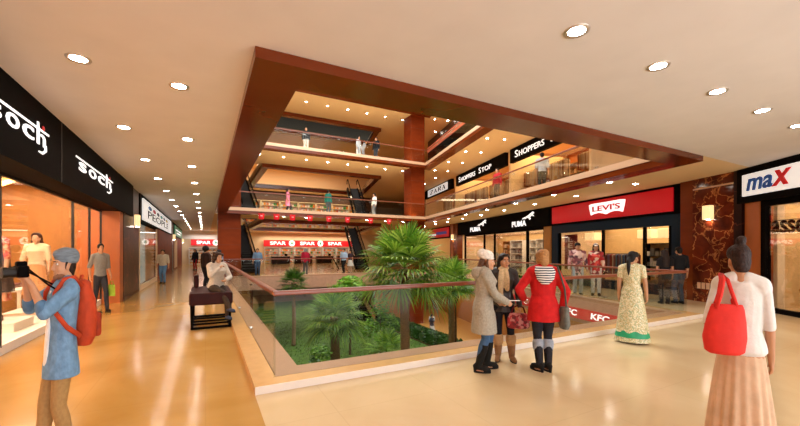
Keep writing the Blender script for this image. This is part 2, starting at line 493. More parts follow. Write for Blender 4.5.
for i in range(15):
    y = 5.75 + 2.8 * i
    downlight(-1.36, y, CZ[0], 'downlights of the walkway ceiling, shop side', 'round downlight of the walkway ceiling row nearer the black shop fronts')
    downlight(-.33, y + .3, CZ[0], 'downlights of the walkway ceiling, opening side', 'round downlight of the walkway ceiling row nearer the brown beam')
for k in range(3):
    nm = ('ground', 'first', 'second')[k]
    for i in range(8):
        downlight(3.2 + 1.55 * i, 26.0, CZ[k], 'downlights over the far walkway, %s storey' % nm, 'small round downlight in the row over the far walkway, %s storey' % nm)
    for i in range(9 if k < 2 else 8):
        for j, d in enumerate((-2.6, -1.5)):
            p = W(.6 + 2.9 * i, 0, d)
            downlight(p.x, p.y, CZ[k], 'downlights along the shop row, %s storey, row %s' % (nm, 'ab'[j]), 'round downlight over the shop row walkway, %s storey, row nearer the %s' % (nm, ('opening', 'shop signs')[j]))

for i in range(8): downlight(2.0 + 2.0 * i, 46.5, CZ[2], 'downlights deep at the back of the top storey', 'round downlight in the deepest row, at the back of the top storey')
# ------------------------------------------------------------------ shop fronts: walkway side
XW = -2.3; XG = -2.85
struct('wall_left_return', MB().box((XG - .05, 14.55, 1.44), (1.05, .5, 2.88)), 'orange')
struct('wall_left_near', MB().box((-2.6, -2.6, 2), (.5, 11.2, 4)), 'orange')
def pillar(y0, y1, x, label):
    t = thing('pillar', label, 'pillar', (x - .3, (y0 + y1) / 2, 0)); t['kind'] = 'structure'
    d = y1 - y0
    MB().box((0, 0, 1.99), (.6, d, 3.98)).build('shaft', 'marbled', t)
    MB().box((.01, 0, .06), (.62, d + .02, .12)).build('plinth', 'woodd', t)
    return t
pillar(14.8, 17.9, -2.36, 'dark brown marble pillar between the bright clothing shop and the white sign')
pillar(34.2, 35.5, -2.34, 'marble pillar between the white sign and the green sign')
pillar(47.2, 48.4, -2.34, 'far marble pillar just past the green sign')
def sconce(p, n, label, s=1.0, glow=True):
    t = thing('wall_sconce', label, 'wall lamp', p, math.atan2(n[1], n[0]))
    MB().box((.02, 0, .2 * s), (.04, .12 * s, .3 * s)).build('back_plate', 'steel', t)
    MB().rbox((.1 * s, 0, .22 * s), (.16 * s, .26 * s, .44 * s), .02).build('shade', 'shade', t)
    MB().cyl((.1 * s, 0, -.004), (.1 * s, 0, .0), .06 * s).build('lamp', 'lamp', t)
    return t
sconce((-2.36, 16.8, 2.55), (1, 0), 'beige box wall lamp on the marble pillar beside the white shop sign')
sconce((-2.34, 34.9, 2.5), (1, 0), 'beige box wall lamp on the marble pillar just before the green sign')
sconce((-2.34, 47.8, 2.5), (1, 0), 'beige box wall lamp on the far pillar past the green sign')

# black fascia with curly white names
N = V3((1, 0, 0)); UY = V3((0, 1, 0))
t = thing('shop_sign', 'long black fascia with two curly white names over the bright clothing shop', 'shop sign', (XW, 9.6, 2.88))
MB().box((XW - .275, 9.6, 3.43), (.55, 13.2, 1.1)).build('fascia_board', 'black', t, world=True)
MB().box((XW + .003, 8.72, 3.43), (.008, .03, 1.08)).build('panel_joint', 'darkmetal', t, world=True)
for y, w in ((6.05, 2.05), (9.55, 3.3)):
    m = text_mb('s', (XW, y + .06 * w, 3.31), UY, w * .16, .19, N, bold=.03)
    for ch, q in (('o', .28), ('c', .52)):
        r_ = text_mb(ch, (XW, y + q * w, 3.31), UY, w * .19, .19, N, bold=.03); m.add(r_.v, r_.f)
    h = text_mb('h', (XW, y + .765 * w, 3.31), UY, w * .165, .27, N, bold=.03)
    hook = MB().tube([(XW + .006, y + w * .922, 3.34), (XW + .006, y + w * .925, 3.26), (XW + .006, y + w * .87, 3.2), (XW + .006, y + w * .80, 3.2)], [.02, .022, .02, .012], 8)
    m.add(h.v, h.f).add(hook.v, hook.f)
    m.box((XW + .006, y + .5 * w, 3.55), (.012, w, .03)).box((XW + .006, y + .785 * w, 3.6), (.012, .02 * w + .02, .1))
    l = m.build('lettering', 'white', t, world=True)
    MB().ell((XW + .008, y + w * .885, 3.6), (.012, .07 if w > 3 else .05, .045)).build('dot', 'red', t, world=True)
struct('ceiling_left_soffit', MB().box((XG + .27, 9.3, 2.9), (.5, 12.5, .03)), 'orange')
# recessed glazed front
struct('window_1', MB().box((XG, 5.5, 1.5), (.015, 5.0, 2.7)).box((XG, 9.8, 1.5), (.015, 3.5, 2.7)).box((XG, 12.35, 1.5), (.015, 1.4, 2.7)).box((XG, 13.7, 1.5), (.015, 1.2, 2.7)), 'shopglass')
m = MB()
for y in (3.0, 8.0, 11.6, 13.05, 14.3): m.box((XG, y, 1.5), (.05, .035, 2.75))
m.box((XG, 8.6, 2.86), (.06, 11.4, .05)); struct('window_1_frame', m, 'darkmetal')
struct('trim_window_plinth', MB().box((XG - .28, 8.6, .075), (.6, 11.3, .15)), 'whitep')
# inside of the clothing shop
M['peach'] = mat('peach_wall', 'e6bd92', .6, var=.04)
struct('wall_left_shop_back', MB().box((-6.4, 8.6, 1.95), (.1, 11.5, 3.9)), 'peach')
struct('wall_left_shop_side', MB().box((-4.7, 14.7, 1.95), (3.4, .1, 3.9)), 'wood')
struct('wall_left_shop_near', MB().box((-4.7, 2.9, 1.95), (3.4, .1, 3.9)), 'cream')
struct('ceiling_left_shop', MB().box((-4.7, 8.6, 3.6), (3.5, 11.6, .06)), 'ceilwarm')
struct('wall_left_shop_screen', MB().box((-5.1, 8.0, 1.75), (.08, 4.4, 3.4)), 'cream')
t = thing('cove_light', 'bright bent cove light strip under the clothing shop ceiling', 'ceiling light', (-5, 11, 3.5))
t['kind'] = 'thing'
MB().tube([(-5.9, 9.2, 3.5), (-3.6, 11.6, 3.46), (-5.0, 14.2, 3.5)], .06).build('glow_strip', 'cove', t, world=True)
M['dressmix'] = goods('dress_cloth', ['d8552e', 'f0d8b8', '7a2c22', 'e8a24c', 'c23a3a'], 9)
def garments(mb, p, d, n, h=.9, step=.075, seed=1):
    rnd = random.Random(seed); d = V3(d)
    for i in range(n):
        c = V3(p) + d * (i * step); hh = h * rnd.uniform(.8, 1.05)
        ax = V3((d.y, -d.x, 0)) * -1
        mb.loft([(c + V3((0, 0, 0)), ax * .05, d * .015), (c + V3((0, 0, -.06)), ax * .19, d * .028), (c + V3((0, 0, -.3)), ax * .17, d * .03), (c + V3((0, 0, -hh)), ax * .2, d * .03)], 8)
    return mb
M['clothA'] = leafmat('rail_clothes', ['8c2f24', 'd9a05a', '5b3a2c', 'c8c0b0', '2e3a4a', 'b5552a'], .8)
M['clothB'] = leafmat('boutique_clothes', ['c0502a', 'e6c89a', '7d2a22', 'f2e4cf', 'a86a3a'], .8)
M['clothC'] = leafmat('denim_clothes', ['2b3f5c', '4a678c', '8a2f2b', '1d2733', 'c9b79a'], .8)
def clothes_rack(loc, rz, label, mt='clothA', group=None, w=1.6, seed=1, tiers=1):
    t = thing('clothes_rack', label, 'clothes rack', loc, rz, group)
    MB().tube([(-w / 2, 0, 0), (-w / 2, 0, 1.5), (w / 2, 0, 1.5), (w / 2, 0, 0)], .018).box((-w / 2, 0, .02), (.04, .5, .04)).box((w / 2, 0, .02), (.04, .5, .04)).build('rack_frame', 'darkmetal', t)
    gm = garments(MB(), (-w / 2 + .1, 0, 1.48), (1, 0, 0), int((w - .15) / .075), 1.0, seed=seed)
    if tiers == 2:
        MB().tube([(-w / 2, 0, 1.5), (-w / 2, 0, 2.6), (w / 2, 0, 2.6), (w / 2, 0, 1.5)], .018).build('upper_rail', 'darkmetal', t)
        garments(gm, (-w / 2 + .1, 0, 2.58), (1, 0, 0), int((w - .15) / .075), .95, seed=seed + 100)
    gm.build('hanging_garments', M[mt], t)['kind'] = 'stuff'
    return t
def shelf_unit(loc, rz, label, w=1.8, h=2.3, d=.4, n=5, frame='wood', fill='goodsA', group=None, seed=1, back=None):
    t = thing('shelf_unit', label, 'shelf', loc, rz, group)
    MB().box((-w / 2, 0, h / 2), (.05, d, h)).box((w / 2, 0, h / 2), (.05, d, h)).box((0, 0, h - .02), (w + .05, d, .05)).build('carcass', frame, t)
    MB().box((0, d / 2 - .015, h / 2), (w, .03, h)).build('back_panel', back or frame, t)
    for i in range(n):
        MB().box((0, 0, .1 + i * (h - .2) / n), (w - .05, d - .03, .03)).build('shelf_board', frame, t)
    rnd = random.Random(seed); m = MB()
    for i in range(n):
        z = .115 + i * (h - .2) / n; x = -w / 2 + .08
        while x < w / 2 - .2:
            bw = rnd.uniform(.1, .2); bh = rnd.uniform(.4, .85) * (h - .2) / n * .9
            m.box((x + bw / 2, -.02, z + bh / 2), (bw, d * .7, bh)); x += bw + rnd.uniform(.01, .05)
    m.build('stock', M[fill], t)['kind'] = 'stuff'
    return t
M['goodsA'] = leafmat('packaged_goods', ['d8281f', 'f4efe2', 'f0a22a', 'e8501e', 'f6d98a', '3e8a3a', 'fbf6ea', 'c8402a'], .5)
M['goodsB'] = leafmat('shop_goods', ['3a2418', '8a5a2c', 'd9b070', 'c46a2a', 'efe0c4'], .6)
M['goodsS'] = leafmat('shoe_boxes', ['1c1c1f', 'f2f2f0', '3a3a40', 'c8c8c8', '101014'], .5)
for i, y in enumerate((10.3, 11.9, 13.4)):
    shelf_unit((-6.1, y, .0), R(90), ('lit wood niche with hanging clothes farthest along the clothing shop', 'lit wood niche of clothes in the middle of the clothing shop', 'lit wood niche behind the walking man, inside the clothing shop')[2 - i] , w=1.3, h=2.4, fill='clothB', frame='wood', seed=i, n=4)
M['tablew'] = M['whitep']
for y, lab in ((10.7, 'low white display table behind the shop glass near the two dressed mannequins'), (13.4, 'low white display table behind the shop glass near the walking man')):
    t = thing('display_table', lab, 'table', (-4.6, y, 0))
    MB().rbox((0, 0, .62), (.9, 1.3, .06), .015).build('table_top', 'whitep', t)
    for sx in (-1, 1):
        for sy in (-1, 1): MB().box((sx * .4, sy * .58, .295), (.06, .06, .59)).build('leg', 'whitep', t)
    for k in range(3):
        b = thing('folded_garment', 'folded garment on the white display table, %s of three, %s' % (('first', 'second', 'third')[k], 'near the mannequins' if y < 12 else 'near the walking man'), 'clothing', (-4.6, y - .4 + .4 * k, .65))
        MB().rbox((0, 0, .03), (.3, .26, .06), .02).rbox((0, 0, .09), (.28, .25, .05), .02).build('cloth', M['clothB'], b)
# next fronts along the walkway
def board_sign(x, y0, y1, z0, z1, panel, label, fn):
    t = thing('shop_sign', label, 'shop sign', (x, (y0 + y1) / 2, z0))
    MB().box((x - .15, (y0 + y1) / 2, 3.41), (.3, y1 - y0 + .9, 1.12)).build('surround', 'black', t, world=True)
    MB().box((x + .03, (y0 + y1) / 2, (z0 + z1) / 2), (.06, y1 - y0, z1 - z0)).build('sign_board', panel, t, world=True)
    fn(t, x + .06); return t
M['signw'] = mat('sign_white', 'f4f4f2', .4, emit=.5)
M['signg'] = mat('sign_green', '0f7a4c', .4, emit=.25)
M['ink'] = mat('sign_ink', '2c2c38', .5)
def people_sign(t, x):
    text_mb('PEOPLE', (x, 19.6, 3.08), UY, 10.2, .36, N, bold=.03).build('lettering', 'ink', t, world=True)
    for i, c in enumerate(('1c5fa8', 'c8204a', '2a2a36', '2f8f8f', '8a8aa0', 'd8b428')):
        mm = mat('sign_dot_%d' % i, c, .5)
        MB().ell((x + .005, 20.4 + 1.65 * i, 3.58), (.02, .62, .1)).build('dot', mm, t, world=True)
board_sign(XW - .02, 18.4, 32.4, 2.93, 3.82, M['signw'], 'white shop sign with dark capitals and a row of coloured dots', people_sign)
def green_sign(t, x):
    for z, w in ((3.45, 8.0), (3.2, 5.0)): MB().box((x + .005, 41, z), (.01, w, .07)).build('marking', 'white', t, world=True)
board_sign(XW - .02, 35.9, 46.6, 2.93, 3.8, M['signg'], 'green shop sign farther along the walkway past the white sign', green_sign)
M['blueglass'] = mat('glowing_display', 'a9c2c4', .3, emit=.45)  # emission stands in for light missing behind this window
struct('window_2', MB().box((-2.4, 21.2, 1.45), (.03, 5.9, 2.6)), 'shopglass')
struct('wall_left_display', MB().prism([(-2.56, 18.2), (-2.52, 18.2), (-2.52, 21), (-2.56, 21)], .2, 2.8), 'blueglass')
struct('wall_left_display', MB().prism([(-2.56, 21), (-2.52, 21), (-2.52, 24.4), (-2.56, 24.4)], .2, 2.8), 'cream')
m = MB()
for y in (18.2, 24.3): m.box((-2.4, y, 1.45), (.08, .12, 2.75))
m.box((-2.4, 21.2, .1), (.08, 6.2, .2)); struct('window_2_frame', m, 'cream')
struct('wall_left_panel', MB().box((-2.7, 29.3, 1.43), (.7, 9.6, 2.86)), 'colwood')
struct('wall_left_panel', MB().box((-2.7, 41.3, 1.43), (.7, 11.6, 2.86)), 'colwood')
struct('window_3', MB().box((-2.33, 38.2, 1.4), (.03, 3.4, 2.5)), 'cream')

# ------------------------------------------------------------------ supermarket fronts on the back wall
def fir_logo(p, s, t):
    x, y, z = p
    MB().cyl((x, y, z), (x, y - .03, z), s * .5, n=24).build('logo_disc', 'white', t, world=True)
    g = flat_mb([[(.5, 1), (.2, .62), (.38, .62), (.1, .3), (.42, .3), (.42, .05), (.58, .05), (.58, .3), (.9, .3), (.62, .62), (.8, .62)]], (x - s * .36, y - .035, z - s * .36), (1, 0, 0), s * .72, s * .72, (0, -1, 0), .02)
    g.build('fir_mark', 'signg', t, world=True)
def spar(x0, x1, z0, z1, n, label, y=YB - .35):
    t = thing('shop_sign', label, 'shop sign', ((x0 + x1) / 2, y, z0))
    MB().box(((x0 + x1) / 2, y, (z0 + z1) / 2), (x1 - x0, .16, z1 - z0)).build('sign_board', 'red', t, world=True)
    s = (x1 - x0) / n; h = z1 - z0
    for i in range(n):
        text_mb('SPAR', (x0 + s * i + s * .2, y - .08, z0 + h * .22), (1, 0, 0), s * .52, h * .56, (0, -1, 0), bold=.03, ext=.03).build('lettering', 'white', t, world=True)
        if i < n - 1 or n == 1: fir_logo((x0 + s * (i + 1) - s * .08, y - .08, z0 + h * .5), h * .95, t)
    return t
spar(6.6, 18.1, 2.2, 3.0, 3, 'long red supermarket sign with white capitals above the far bright shop')
spar(-1.5, 1.35, 2.25, 2.95, 1, 'short red supermarket sign at the end of the bench walkway')
struct('wall_back_white', MB().box((-.5, YB - .1, 3.5), (4.6, .1, .95)), 'whitep')
for i in range(6):
    shelf_unit((7.6 + 1.9 * i, YB - .5, 0), 0, 'shelf of red and orange groceries under the long red sign, shelf %s along' % ('one', 'two', 'three', 'four', 'five', 'six')[i], w=1.8, h=2.05, d=.4, n=5, fill='goodsA', frame='whitep', seed=20 + i)
for i in range(2):
    shelf_unit((-.9 + 1.7 * i, YB - .4, 0), 0, 'pale shelf of goods under the short red sign, %s' % ('by the shop wall', 'by the column')[i], w=1.6, h=2.0, d=.35, n=5, fill='goodsB', frame='whitep', seed=30 + i)
for i in range(4):
    t = thing('checkout_counter', 'low checkout counter before the grocery shelves, %s from the bench side' % ('first', 'second', 'third', 'fourth')[i], 'counter', (8.2 + 2.8 * i, YB - 3.0, 0))
    MB().box((0, 0, .45), (2.2, .7, .9)).build('counter_body', 'marbled', t)
    MB().rbox((0, 0, .92), (2.3, .8, .06), .02).build('counter_top', 'steel', t)
    MB().box((.7, .1, 1.1), (.35, .06, .28)).box((.7, .12, .98), (.06, .06, .1)).build('screen', 'black', t)
# upper storeys, back walls
struct('wall_back_upper_display', MB().box((8.5, 41.6, 6.1), (19, .2, 3.98)), 'woodd')
for i in range(7):
    shelf_unit((4.2 + 1.95 * i, 41.2, FZ[1]), 0, 'upper storey display of red and orange goods behind the far railing, bay %s' % ('one', 'two', 'three', 'four', 'five', 'six', 'seven')[i], w=1.85, h=2.9, d=.5, n=6, fill='goodsA', frame='cream', seed=40 + i)

# ------------------------------------------------------------------ escalators
def escalator(x, y0, y1, z0, rise, label, w=1.05, rz=0):
    t = thing('escalator', label, 'escalator', (x, y0, z0), rz)
    L = y1 - y0
    for s in (-1, 1):
        m = MB(); X = s * w / 2
        pr = [(0, -.1), (.6, -.1), (L - .6, rise - .35), (L, rise - .35), (L, rise + .1), (L - .6, rise + .15), (.6, .25), (0, .15)]
        n = len(pr); a = [(X - .06, p[0], p[1]) for p in pr]; b = [(X + .06, p[0], p[1]) for p in pr]
        m.add(a + b, [tuple(range(n)), tuple(range(2 * n - 1, n - 1, -1))] + [(i, (i + 1) % n, n + (i + 1) % n, n + i) for i in range(n)])
        m.build('side_skirt', 'black', t)
        g = [(0, .15), (.6, .25), (L - .6, rise + .15), (L, rise + .1), (L, rise + .95), (L - .6, rise + 1.0), (.6, 1.1), (0, 1.0)]
        m = MB(); a = [(X - .01, p[0], p[1]) for p in g]; b = [(X + .01, p[0], p[1]) for p in g]
        m.add(a + b, [tuple(range(n)), tuple(range(2 * n - 1, n - 1, -1))] + [(i, (i + 1) % n, n + (i + 1) % n, n + i) for i in range(n)])
        m.build('balustrade', 'shopglass', t)
        MB().tube([(X, -.05, .6), (X, 0, 1.0), (X, .6, 1.12), (X, L - .6, rise + 1.02), (X, L, rise + .97), (X, L + .05, rise + .6)], .05).build('handrail', 'black', t)
    m = MB(); n = 22
    for i in range(n):
        yy = .6 + (L - 1.2) * i / n; zz = .1 + (rise - .1) * (i + 1) / n
        m.box((0, yy + (L - 1.2) / n / 2, zz - .1), (w - .14, (L - 1.2) / n, .2))
    m.build('steps', 'darkmetal', t)
    a = [(-w / 2, .4, -.2), (w / 2, .4, -.2), (w / 2, L - .3, rise - .5), (-w / 2, L - .3, rise - .5)]
    b = [(q[0], q[1], q[2] + .1) for q in a]
    MB().add(a + b, [(3, 2, 1, 0), (4, 5, 6, 7), (0, 1, 5, 4), (1, 2, 6, 5), (2, 3, 7, 6), (3, 0, 4, 7)]).build('truss_cover', 'woodd', t)
    return t
for k in (0, 1):
    nm = ('ground', 'first')[k]; b0 = .03
    escalator(12.3, 30.2, Y1[k] - .2, FZ[k] + b0, 4.1, 'dark escalator rising from the %s storey near the big column' % nm, rz=-R(13.45))
    escalator(2.85, 28.3, Y1[k] - .2, FZ[k] + b0, 4.1, 'dark escalator rising from the %s storey beside the bench walkway column' % nm)
escalator(11.0, 25.5, 33.5, -4.1, 4.0, 'dark escalator rising out of the garden storey under the far walkway')

# ------------------------------------------------------------------ shop row across the opening (ground)
NA = UN * -1; UB = U * -1
def wbox(mb, t0, t1, d0, d1, z0, z1):
    p = [W(t0, 0, d0), W(t1, 0, d0), W(t1, 0, d1), W(t0, 0, d1)]
    return mb.prism([(q.x, q.y) for q in p], z0, z1)
def wthing(name, label, cat, tt, z, d=0, group=None):
    p = W(tt, z, d); return thing(name, label, cat, p, math.atan2(U.y, U.x), group)
for k, lst in ((0, (-.1, 7.1, 19.9, 28.5)), (1, (4.5, 11.4, 20.3, 28.5))):
    for tt in lst: struct('wall_shop_partition', wbox(MB(), tt - .08, tt + .08, .12, 4.4, FZ[k], CZ[k]), 'cream')
# red fascia and navy front
t = wthing('shop_sign', 'wide red fascia with a white wing-shaped emblem over the navy shop front', 'shop sign', 3.5, 2.95)
wbox(MB(), 0, 7.1, -.1, .25, 2.95, 3.98).build('surround', 'black', t, world=True)
wbox(MB(), .35, 6.85, -.16, -.1, 3.04, 3.88).build('sign_board', 'red', t, world=True)
O = W(4.25, 3.2, -.16)
wing = [(0, .92), (.12, .98), (.5, .98), (.88, 1.0), (1, .95), (.985, .6), (.94, .06), (.84, .16), (.72, .2), (.6, .14), (.5, .02), (.4, .14), (.28, .2), (.16, .16), (.06, .06), (.015, .6)]
flat_mb([wing], O, UB, 1.95, .55, NA, .02).build('wing_emblem', 'white', t, world=True)
text_mb("LEVI'S", W(4.03, 3.38, -.182), UB, 1.5, .24, NA, bold=.05, ext=.025).build('lettering', 'red', t, world=True)
m = MB()
for a, b_ in ((0, .5), (6.6, 7.05)): wbox(m, a, b_, -.02, .22, 0, 2.95)
wbox(m, .5, 6.6, -.02, .22, 2.55, 2.95); wbox(m, .5, 6.6, -.02, .22, 0, .38)
struct('trim_navy_front', m, 'navy')
m = MB()
for a in (.55, 1.6, 3.65, 6.5): wbox(m, a, a + .1, .04, .14, .38, 2.55)
struct('window_4_frame', m, 'black')
m = MB(); [wbox(m, a, b_, .08, .1, .38, 2.55) for a, b_ in ((.65, 1.6), (1.7, 3.65), (3.75, 6.5))]
struct('window_4', m, 'shopglass')
M['shopback'] = mat('beige_shop_wall', 'd8b680', .7, var=.05)
struct('wall_shop_back', wbox(MB(), 0, 7, 3.2, 3.3, 0, 2.95), 'shopback')
struct('ceiling_shop', wbox(MB(), 0, 7, .12, 4.4, 2.95, 3.0), 'whitep')
M['maroon'] = mat('maroon_poster', '8a2a2c', .6, var=.06)
t = wthing('window_poster', 'tall maroon window poster with pale upright letters in the navy shop front', 'poster', 6.1, .75, .3)
wbox(MB(), 5.5, 6.4, .25, .28, .7, 2.45).build('poster_sheet', 'maroon', t, world=True)
for i, ch in enumerate("LEVIS"):
    text_mb(ch, W(6.12, 2.08 - .31 * i, .25), UB, .32, .24, NA, bold=.02, ext=.012).build('letter', 'whitep', t, world=True)
for tt, lab in ((5.2, 'beside the poster'), (2.25, 'above the bag shelf'), (1.35, 'nearest the red fascia end')):
    t = wthing('pendant_lamp', 'square cream pendant lampshade behind the navy window, ' + lab, 'ceiling light', tt, 2.15, 1.0)
    MB().rbox((0, 0, .18), (.62, .62, .36), .03).build('shade', 'shade', t)
    MB().cyl((0, 0, .36), (0, 0, .79), .012).build('cord', 'black', t)
p = W(2.3, 0, 1.6)
shelf_unit(p, math.atan2(UB.y, UB.x), 'dark open shelf with bags behind the navy shop window', w=1.2, h=1.95, n=4, frame='black', back='shopback', fill='goodsS', seed=3)
clothes_rack(W(4.9, 0, 2.2), math.atan2(U.y, U.x), 'rack of denim clothes inside the navy shop front', 'clothC', w=2.2, seed=4)
clothes_rack(W(.9, 0, 2.6), math.atan2(U.y, U.x), 'rack of clothes at the narrow end of the navy shop', 'clothC', w=1.2, seed=5)

# black fascia with leaping cat marks
t = wthing('shop_sign', 'black fascia with two white leaping cat marks over bold capitals', 'shop sign', 13, 2.95)
wbox(MB(), 7.15, 19.2, -.1, .25, 2.95, 3.98).build('fascia_board', 'black', t, world=True)
cat = [(0, .18), (.10, .34), (.26, .42), (.42, .50), (.58, .66), (.66, .80), (.72, .78), (.80, .92), (.90, 1.0), (.93, .90), (1, .80), (.92, .74), (.86, .66), (.92, .50), (.98, .40), (.90, .40), (.80, .54), (.72, .46), (.66, .30), (.70, .10), (.62, 0), (.60, .12), (.52, .28), (.36, .26), (.24, .16), (.12, .22)]
for a, b_ in ((16.75, 14.75), (10.75, 9.0)):
    w = a - b_
    text_mb('PUMA', W(a, 3.1, -.1), UB, w * .86, .34, NA, bold=.05, ext=.02).build('lettering', 'white', t, world=True)
    flat_mb([cat], W(a - w * .62, 3.43, -.1), UB, w * .7, .45, NA, .02).build('cat_mark', 'white', t, world=True)
m = MB()
for a, w in ((7.7, .12), (9.3, .14), (13.2, .1), (14.7, .1), (18.0, .14)): wbox(m, a, a + w, .02, .14, 0, 2.95)
wbox(m, 7.7, 18.1, .02, .14, 0, .12); wbox(m, 7.7, 18.1, .02, .14, 2.8, 2.95)
struct('window_5_frame', m, 'black')
m = MB()
for a, b_ in ((7.82, 9.3), (9.44, 13.2), (13.3, 14.7), (14.8, 18.0)): wbox(m, a, b_, .07, .085, .12, 2.8)
struct('window_5', m, 'shopglass')
struct('wall_shop_back', wbox(MB(), 7.2, 19.8, 4.0, 4.1, 0, 2.95), 'goldwall' if 'goldwall' in M else 'shopback')
struct('ceiling_shop', wbox(MB(), 7.2, 19.8, .15, 4.4, 2.95, 3.0), 'ceilwarm')
struct('wall_shop_post', wbox(MB(), 7.1, 7.7, -.04, .3, 0, 2.95), 'wood')
rs = math.atan2(UB.y, UB.x)
for i, (tt, d, fr) in enumerate(((8.6, 2.2, 'whitep'), (10.5, 2.2, 'whitep'), (12.5, 3.0, 'whitep'), (14.3, 2.6, 'whitep'), (16.4, 3.2, 'wood'))):
    shelf_unit(W(tt, 0, d), rs, '%s shoe shelf behind the black-framed glass, %s' % (('white', 'white', 'white', 'white', 'wooden')[i], ('nearest the wood post', 'second from the wood post', 'in the middle', 'past the twin mullions', 'at the far end')[i]), w=1.6, h=2.4, n=5, frame=fr, fill='goodsS' if i < 4 else 'goodsB', seed=50 + i)
clothes_rack(W(16.5, 0, 1.6), math.atan2(U.y, U.x), 'clothes rack in the far corner of the shoe shop', 'clothA', w=1.8, seed=8)
t = thing('pillar', 'wood pillar between the black shop front and the red and blue sign', 'pillar', W(20, 0, .1), math.atan2(U.y, U.x)); t['kind'] = 'structure'
MB().box((0, 0, 1.99), (1.6, .5, 3.98)).build('shaft', 'beam', t)
MB().box((.3, .26, 1.99), (.5, .04, 3.98)).build('front_strip', 'orange', t)
sconce(W(20, 2.6, -.16), NA, 'beige box wall lamp on the wood pillar of the shop row')
t = wthing('shop_sign', 'small red sign with pale and blue lettering past the black shop front', 'shop sign', 24, 2.9)
wbox(MB(), 20.9, 27.2, -.06, .2, 2.8, 3.9).build('surround', 'black', t, world=True)
wbox(MB(), 21.2, 27, -.12, -.06, 2.92, 3.78).build('sign_board', 'red', t, world=True)
M['signblue'] = mat('sign_blue', '3a4fa8', .4, emit=.2)
flat_mb([[(0, .2), (.04, 0), (.96, 0), (1, .2), (1, .8), (.96, 1), (.04, 1), (0, .8)]], W(24.4, 3.18, -.12), UB, 2.7, .26, NA, .02).build('blue_band', 'signblue', t, world=True)
flat_mb([[(0, .1), (1, 0), (1, .8), (0, 1)]], W(26.7, 3.1, -.12), UB, 2.2, .22, NA, .02).build('pale_band', 'signw', t, world=True)
clothes_rack(W(23.6, 0, 1.9), math.atan2(U.y, U.x), 'clothes rack under the small red sign', 'clothB', w=2.2, seed=9)
shelf_unit(W(25.5, 0, 3.6), rs, 'warm lit shelf under the small red sign', w=3, h=2.4, fill='goodsB', seed=60)

# upper shop row
def upsign(t0, t1, label, z0=7.2, z1=8.06, d=-.05):
    t = wthing('shop_sign', label, 'shop sign', (t0 + t1) / 2, z0)
    wbox(MB(), t0, t1, d, .2, z0, z1).build('fascia_board', 'black', t, world=True); return t
for a, b_, lab in ((11.7, 19.7, 'black upper fascia with white serif capitals nearer the big column'), (3.6, 11.1, 'black upper fascia with white serif capitals partly behind the brown beam')):
    t = upsign(a, b_, lab)
    w = b_ - a - 1.4
    x = b_ - .6
    for wd, f in (('S', .05), ('HOPPERS', .40), ('S', .05), ('TOP', .22)):
        big = wd == 'S'
        text_mb(wd, W(x, 7.42, -.05), UB, w * f, .42 if big else .33, NA, bold=.0, ext=.02).build('lettering', 'white', t, world=True)
        x -= w * f + w * (.02 if big else .09)
t = upsign(20.7, 28.2, 'black upper fascia holding a white panel with black serif capitals')
wbox(MB(), 21.6, 27.0, -.11, -.05, 7.28, 7.95).build('sign_board', M['signw'], t, world=True)
def stroke(mb, pts, w0, O, w, h):
    return mb
ZL = {'Z': [[(0, 1), (1, 1), (1, .92), (0, .92)], [(.72, .92), (1, .92), (.3, .08), (0, .08)], [(0, .08), (1, .08), (1, 0), (0, 0)], [(0, .7), (.07, .7), (.07, 1), (0, 1)], [(.93, 0), (1, 0), (1, .3), (.93, .3)]],
      'A': [[(.44, 1), (.56, 1), (.2, .03), (.1, .03)], [(.44, 1), (.6, 1), (.95, .03), (.7, .03)], [(.25, .3), (.75, .3), (.75, .37), (.27, .37)], [(0, 0), (.32, 0), (.32, .05), (0, .05)], [(.6, 0), (1.05, 0), (1.05, .05), (.6, .05)]],
      'R': [[(.1, 0), (.34, 0), (.34, 1), (.1, 1)], [(.34, .93), (.7, .93), (.82, 1), (.34, 1)], [(.66, .95), (.82, 1), (.95, .88), (.95, .62), (.82, .5), (.66, .55)], [(.34, .5), (.82, .5), (.7, .57), (.34, .57)], [(.42, .5), (.66, .5), (1.02, 0), (.78, 0)], [(0, 0), (.44, 0), (.44, .05), (0, .05)], [(0, .95), (.2, .95), (.2, 1), (0, 1)]]}
x = 26.3
for ch in 'ZARA':
    flat_mb(ZL[ch], W(x, 7.4, -.11), UB, .95, .42, NA, .015).build('letter', 'black', t, world=True); x -= 1.12
for k, (tt, d) in enumerate(((5.6, 1.2), (8.2, 1.2), (10.4, 1.2), (12.8, 1.2), (15.0, 1.2), (17.4, 1.2), (19.4, 1.2), (22, 1.2), (24.6, 1.2))):
    clothes_rack(W(tt, FZ[1], d), math.atan2(U.y, U.x), 'clothes rack behind the upper shop row railing, %s from the near end' % ('first', 'second', 'third', 'fourth', 'fifth', 'sixth', 'seventh', 'eighth', 'ninth')[k], 'clothB', w=1.9, seed=70 + k, tiers=2)
for k, tt in enumerate((6.6, 9.2, 13.9, 16.2, 18.5, 23.3)):
    shelf_unit(W(tt, FZ[1], 3.3), rs, 'tall wooden display frame inside the upper shops, %s from the near end' % ('first', 'second', 'third', 'fourth', 'fifth', 'sixth')[k], w=2.0, h=2.9, n=5, fill='goodsB', seed=80 + k)
t = thing('shop_sign', 'glowing coral sign strip over a dark front on the top storey', 'shop sign', W(14, 10.6, -1.2), math.atan2(U.y, U.x))
M['coral'] = mat('coral_glow', 'e8785a', .5, emit=.5)
wbox(MB(), 6, 24, -1.2, -1.0, 11.1, 11.55).build('sign_board', 'coral', t, world=True)
wbox(MB(), 6, 24, -1.15, -.9, 10.4, 11.1).build('lower_board', 'black', t, world=True)
wbox(MB(), 6, 24, -1.15, -.9, 11.55, 12.16).build('upper_board', 'woodd', t, world=True)

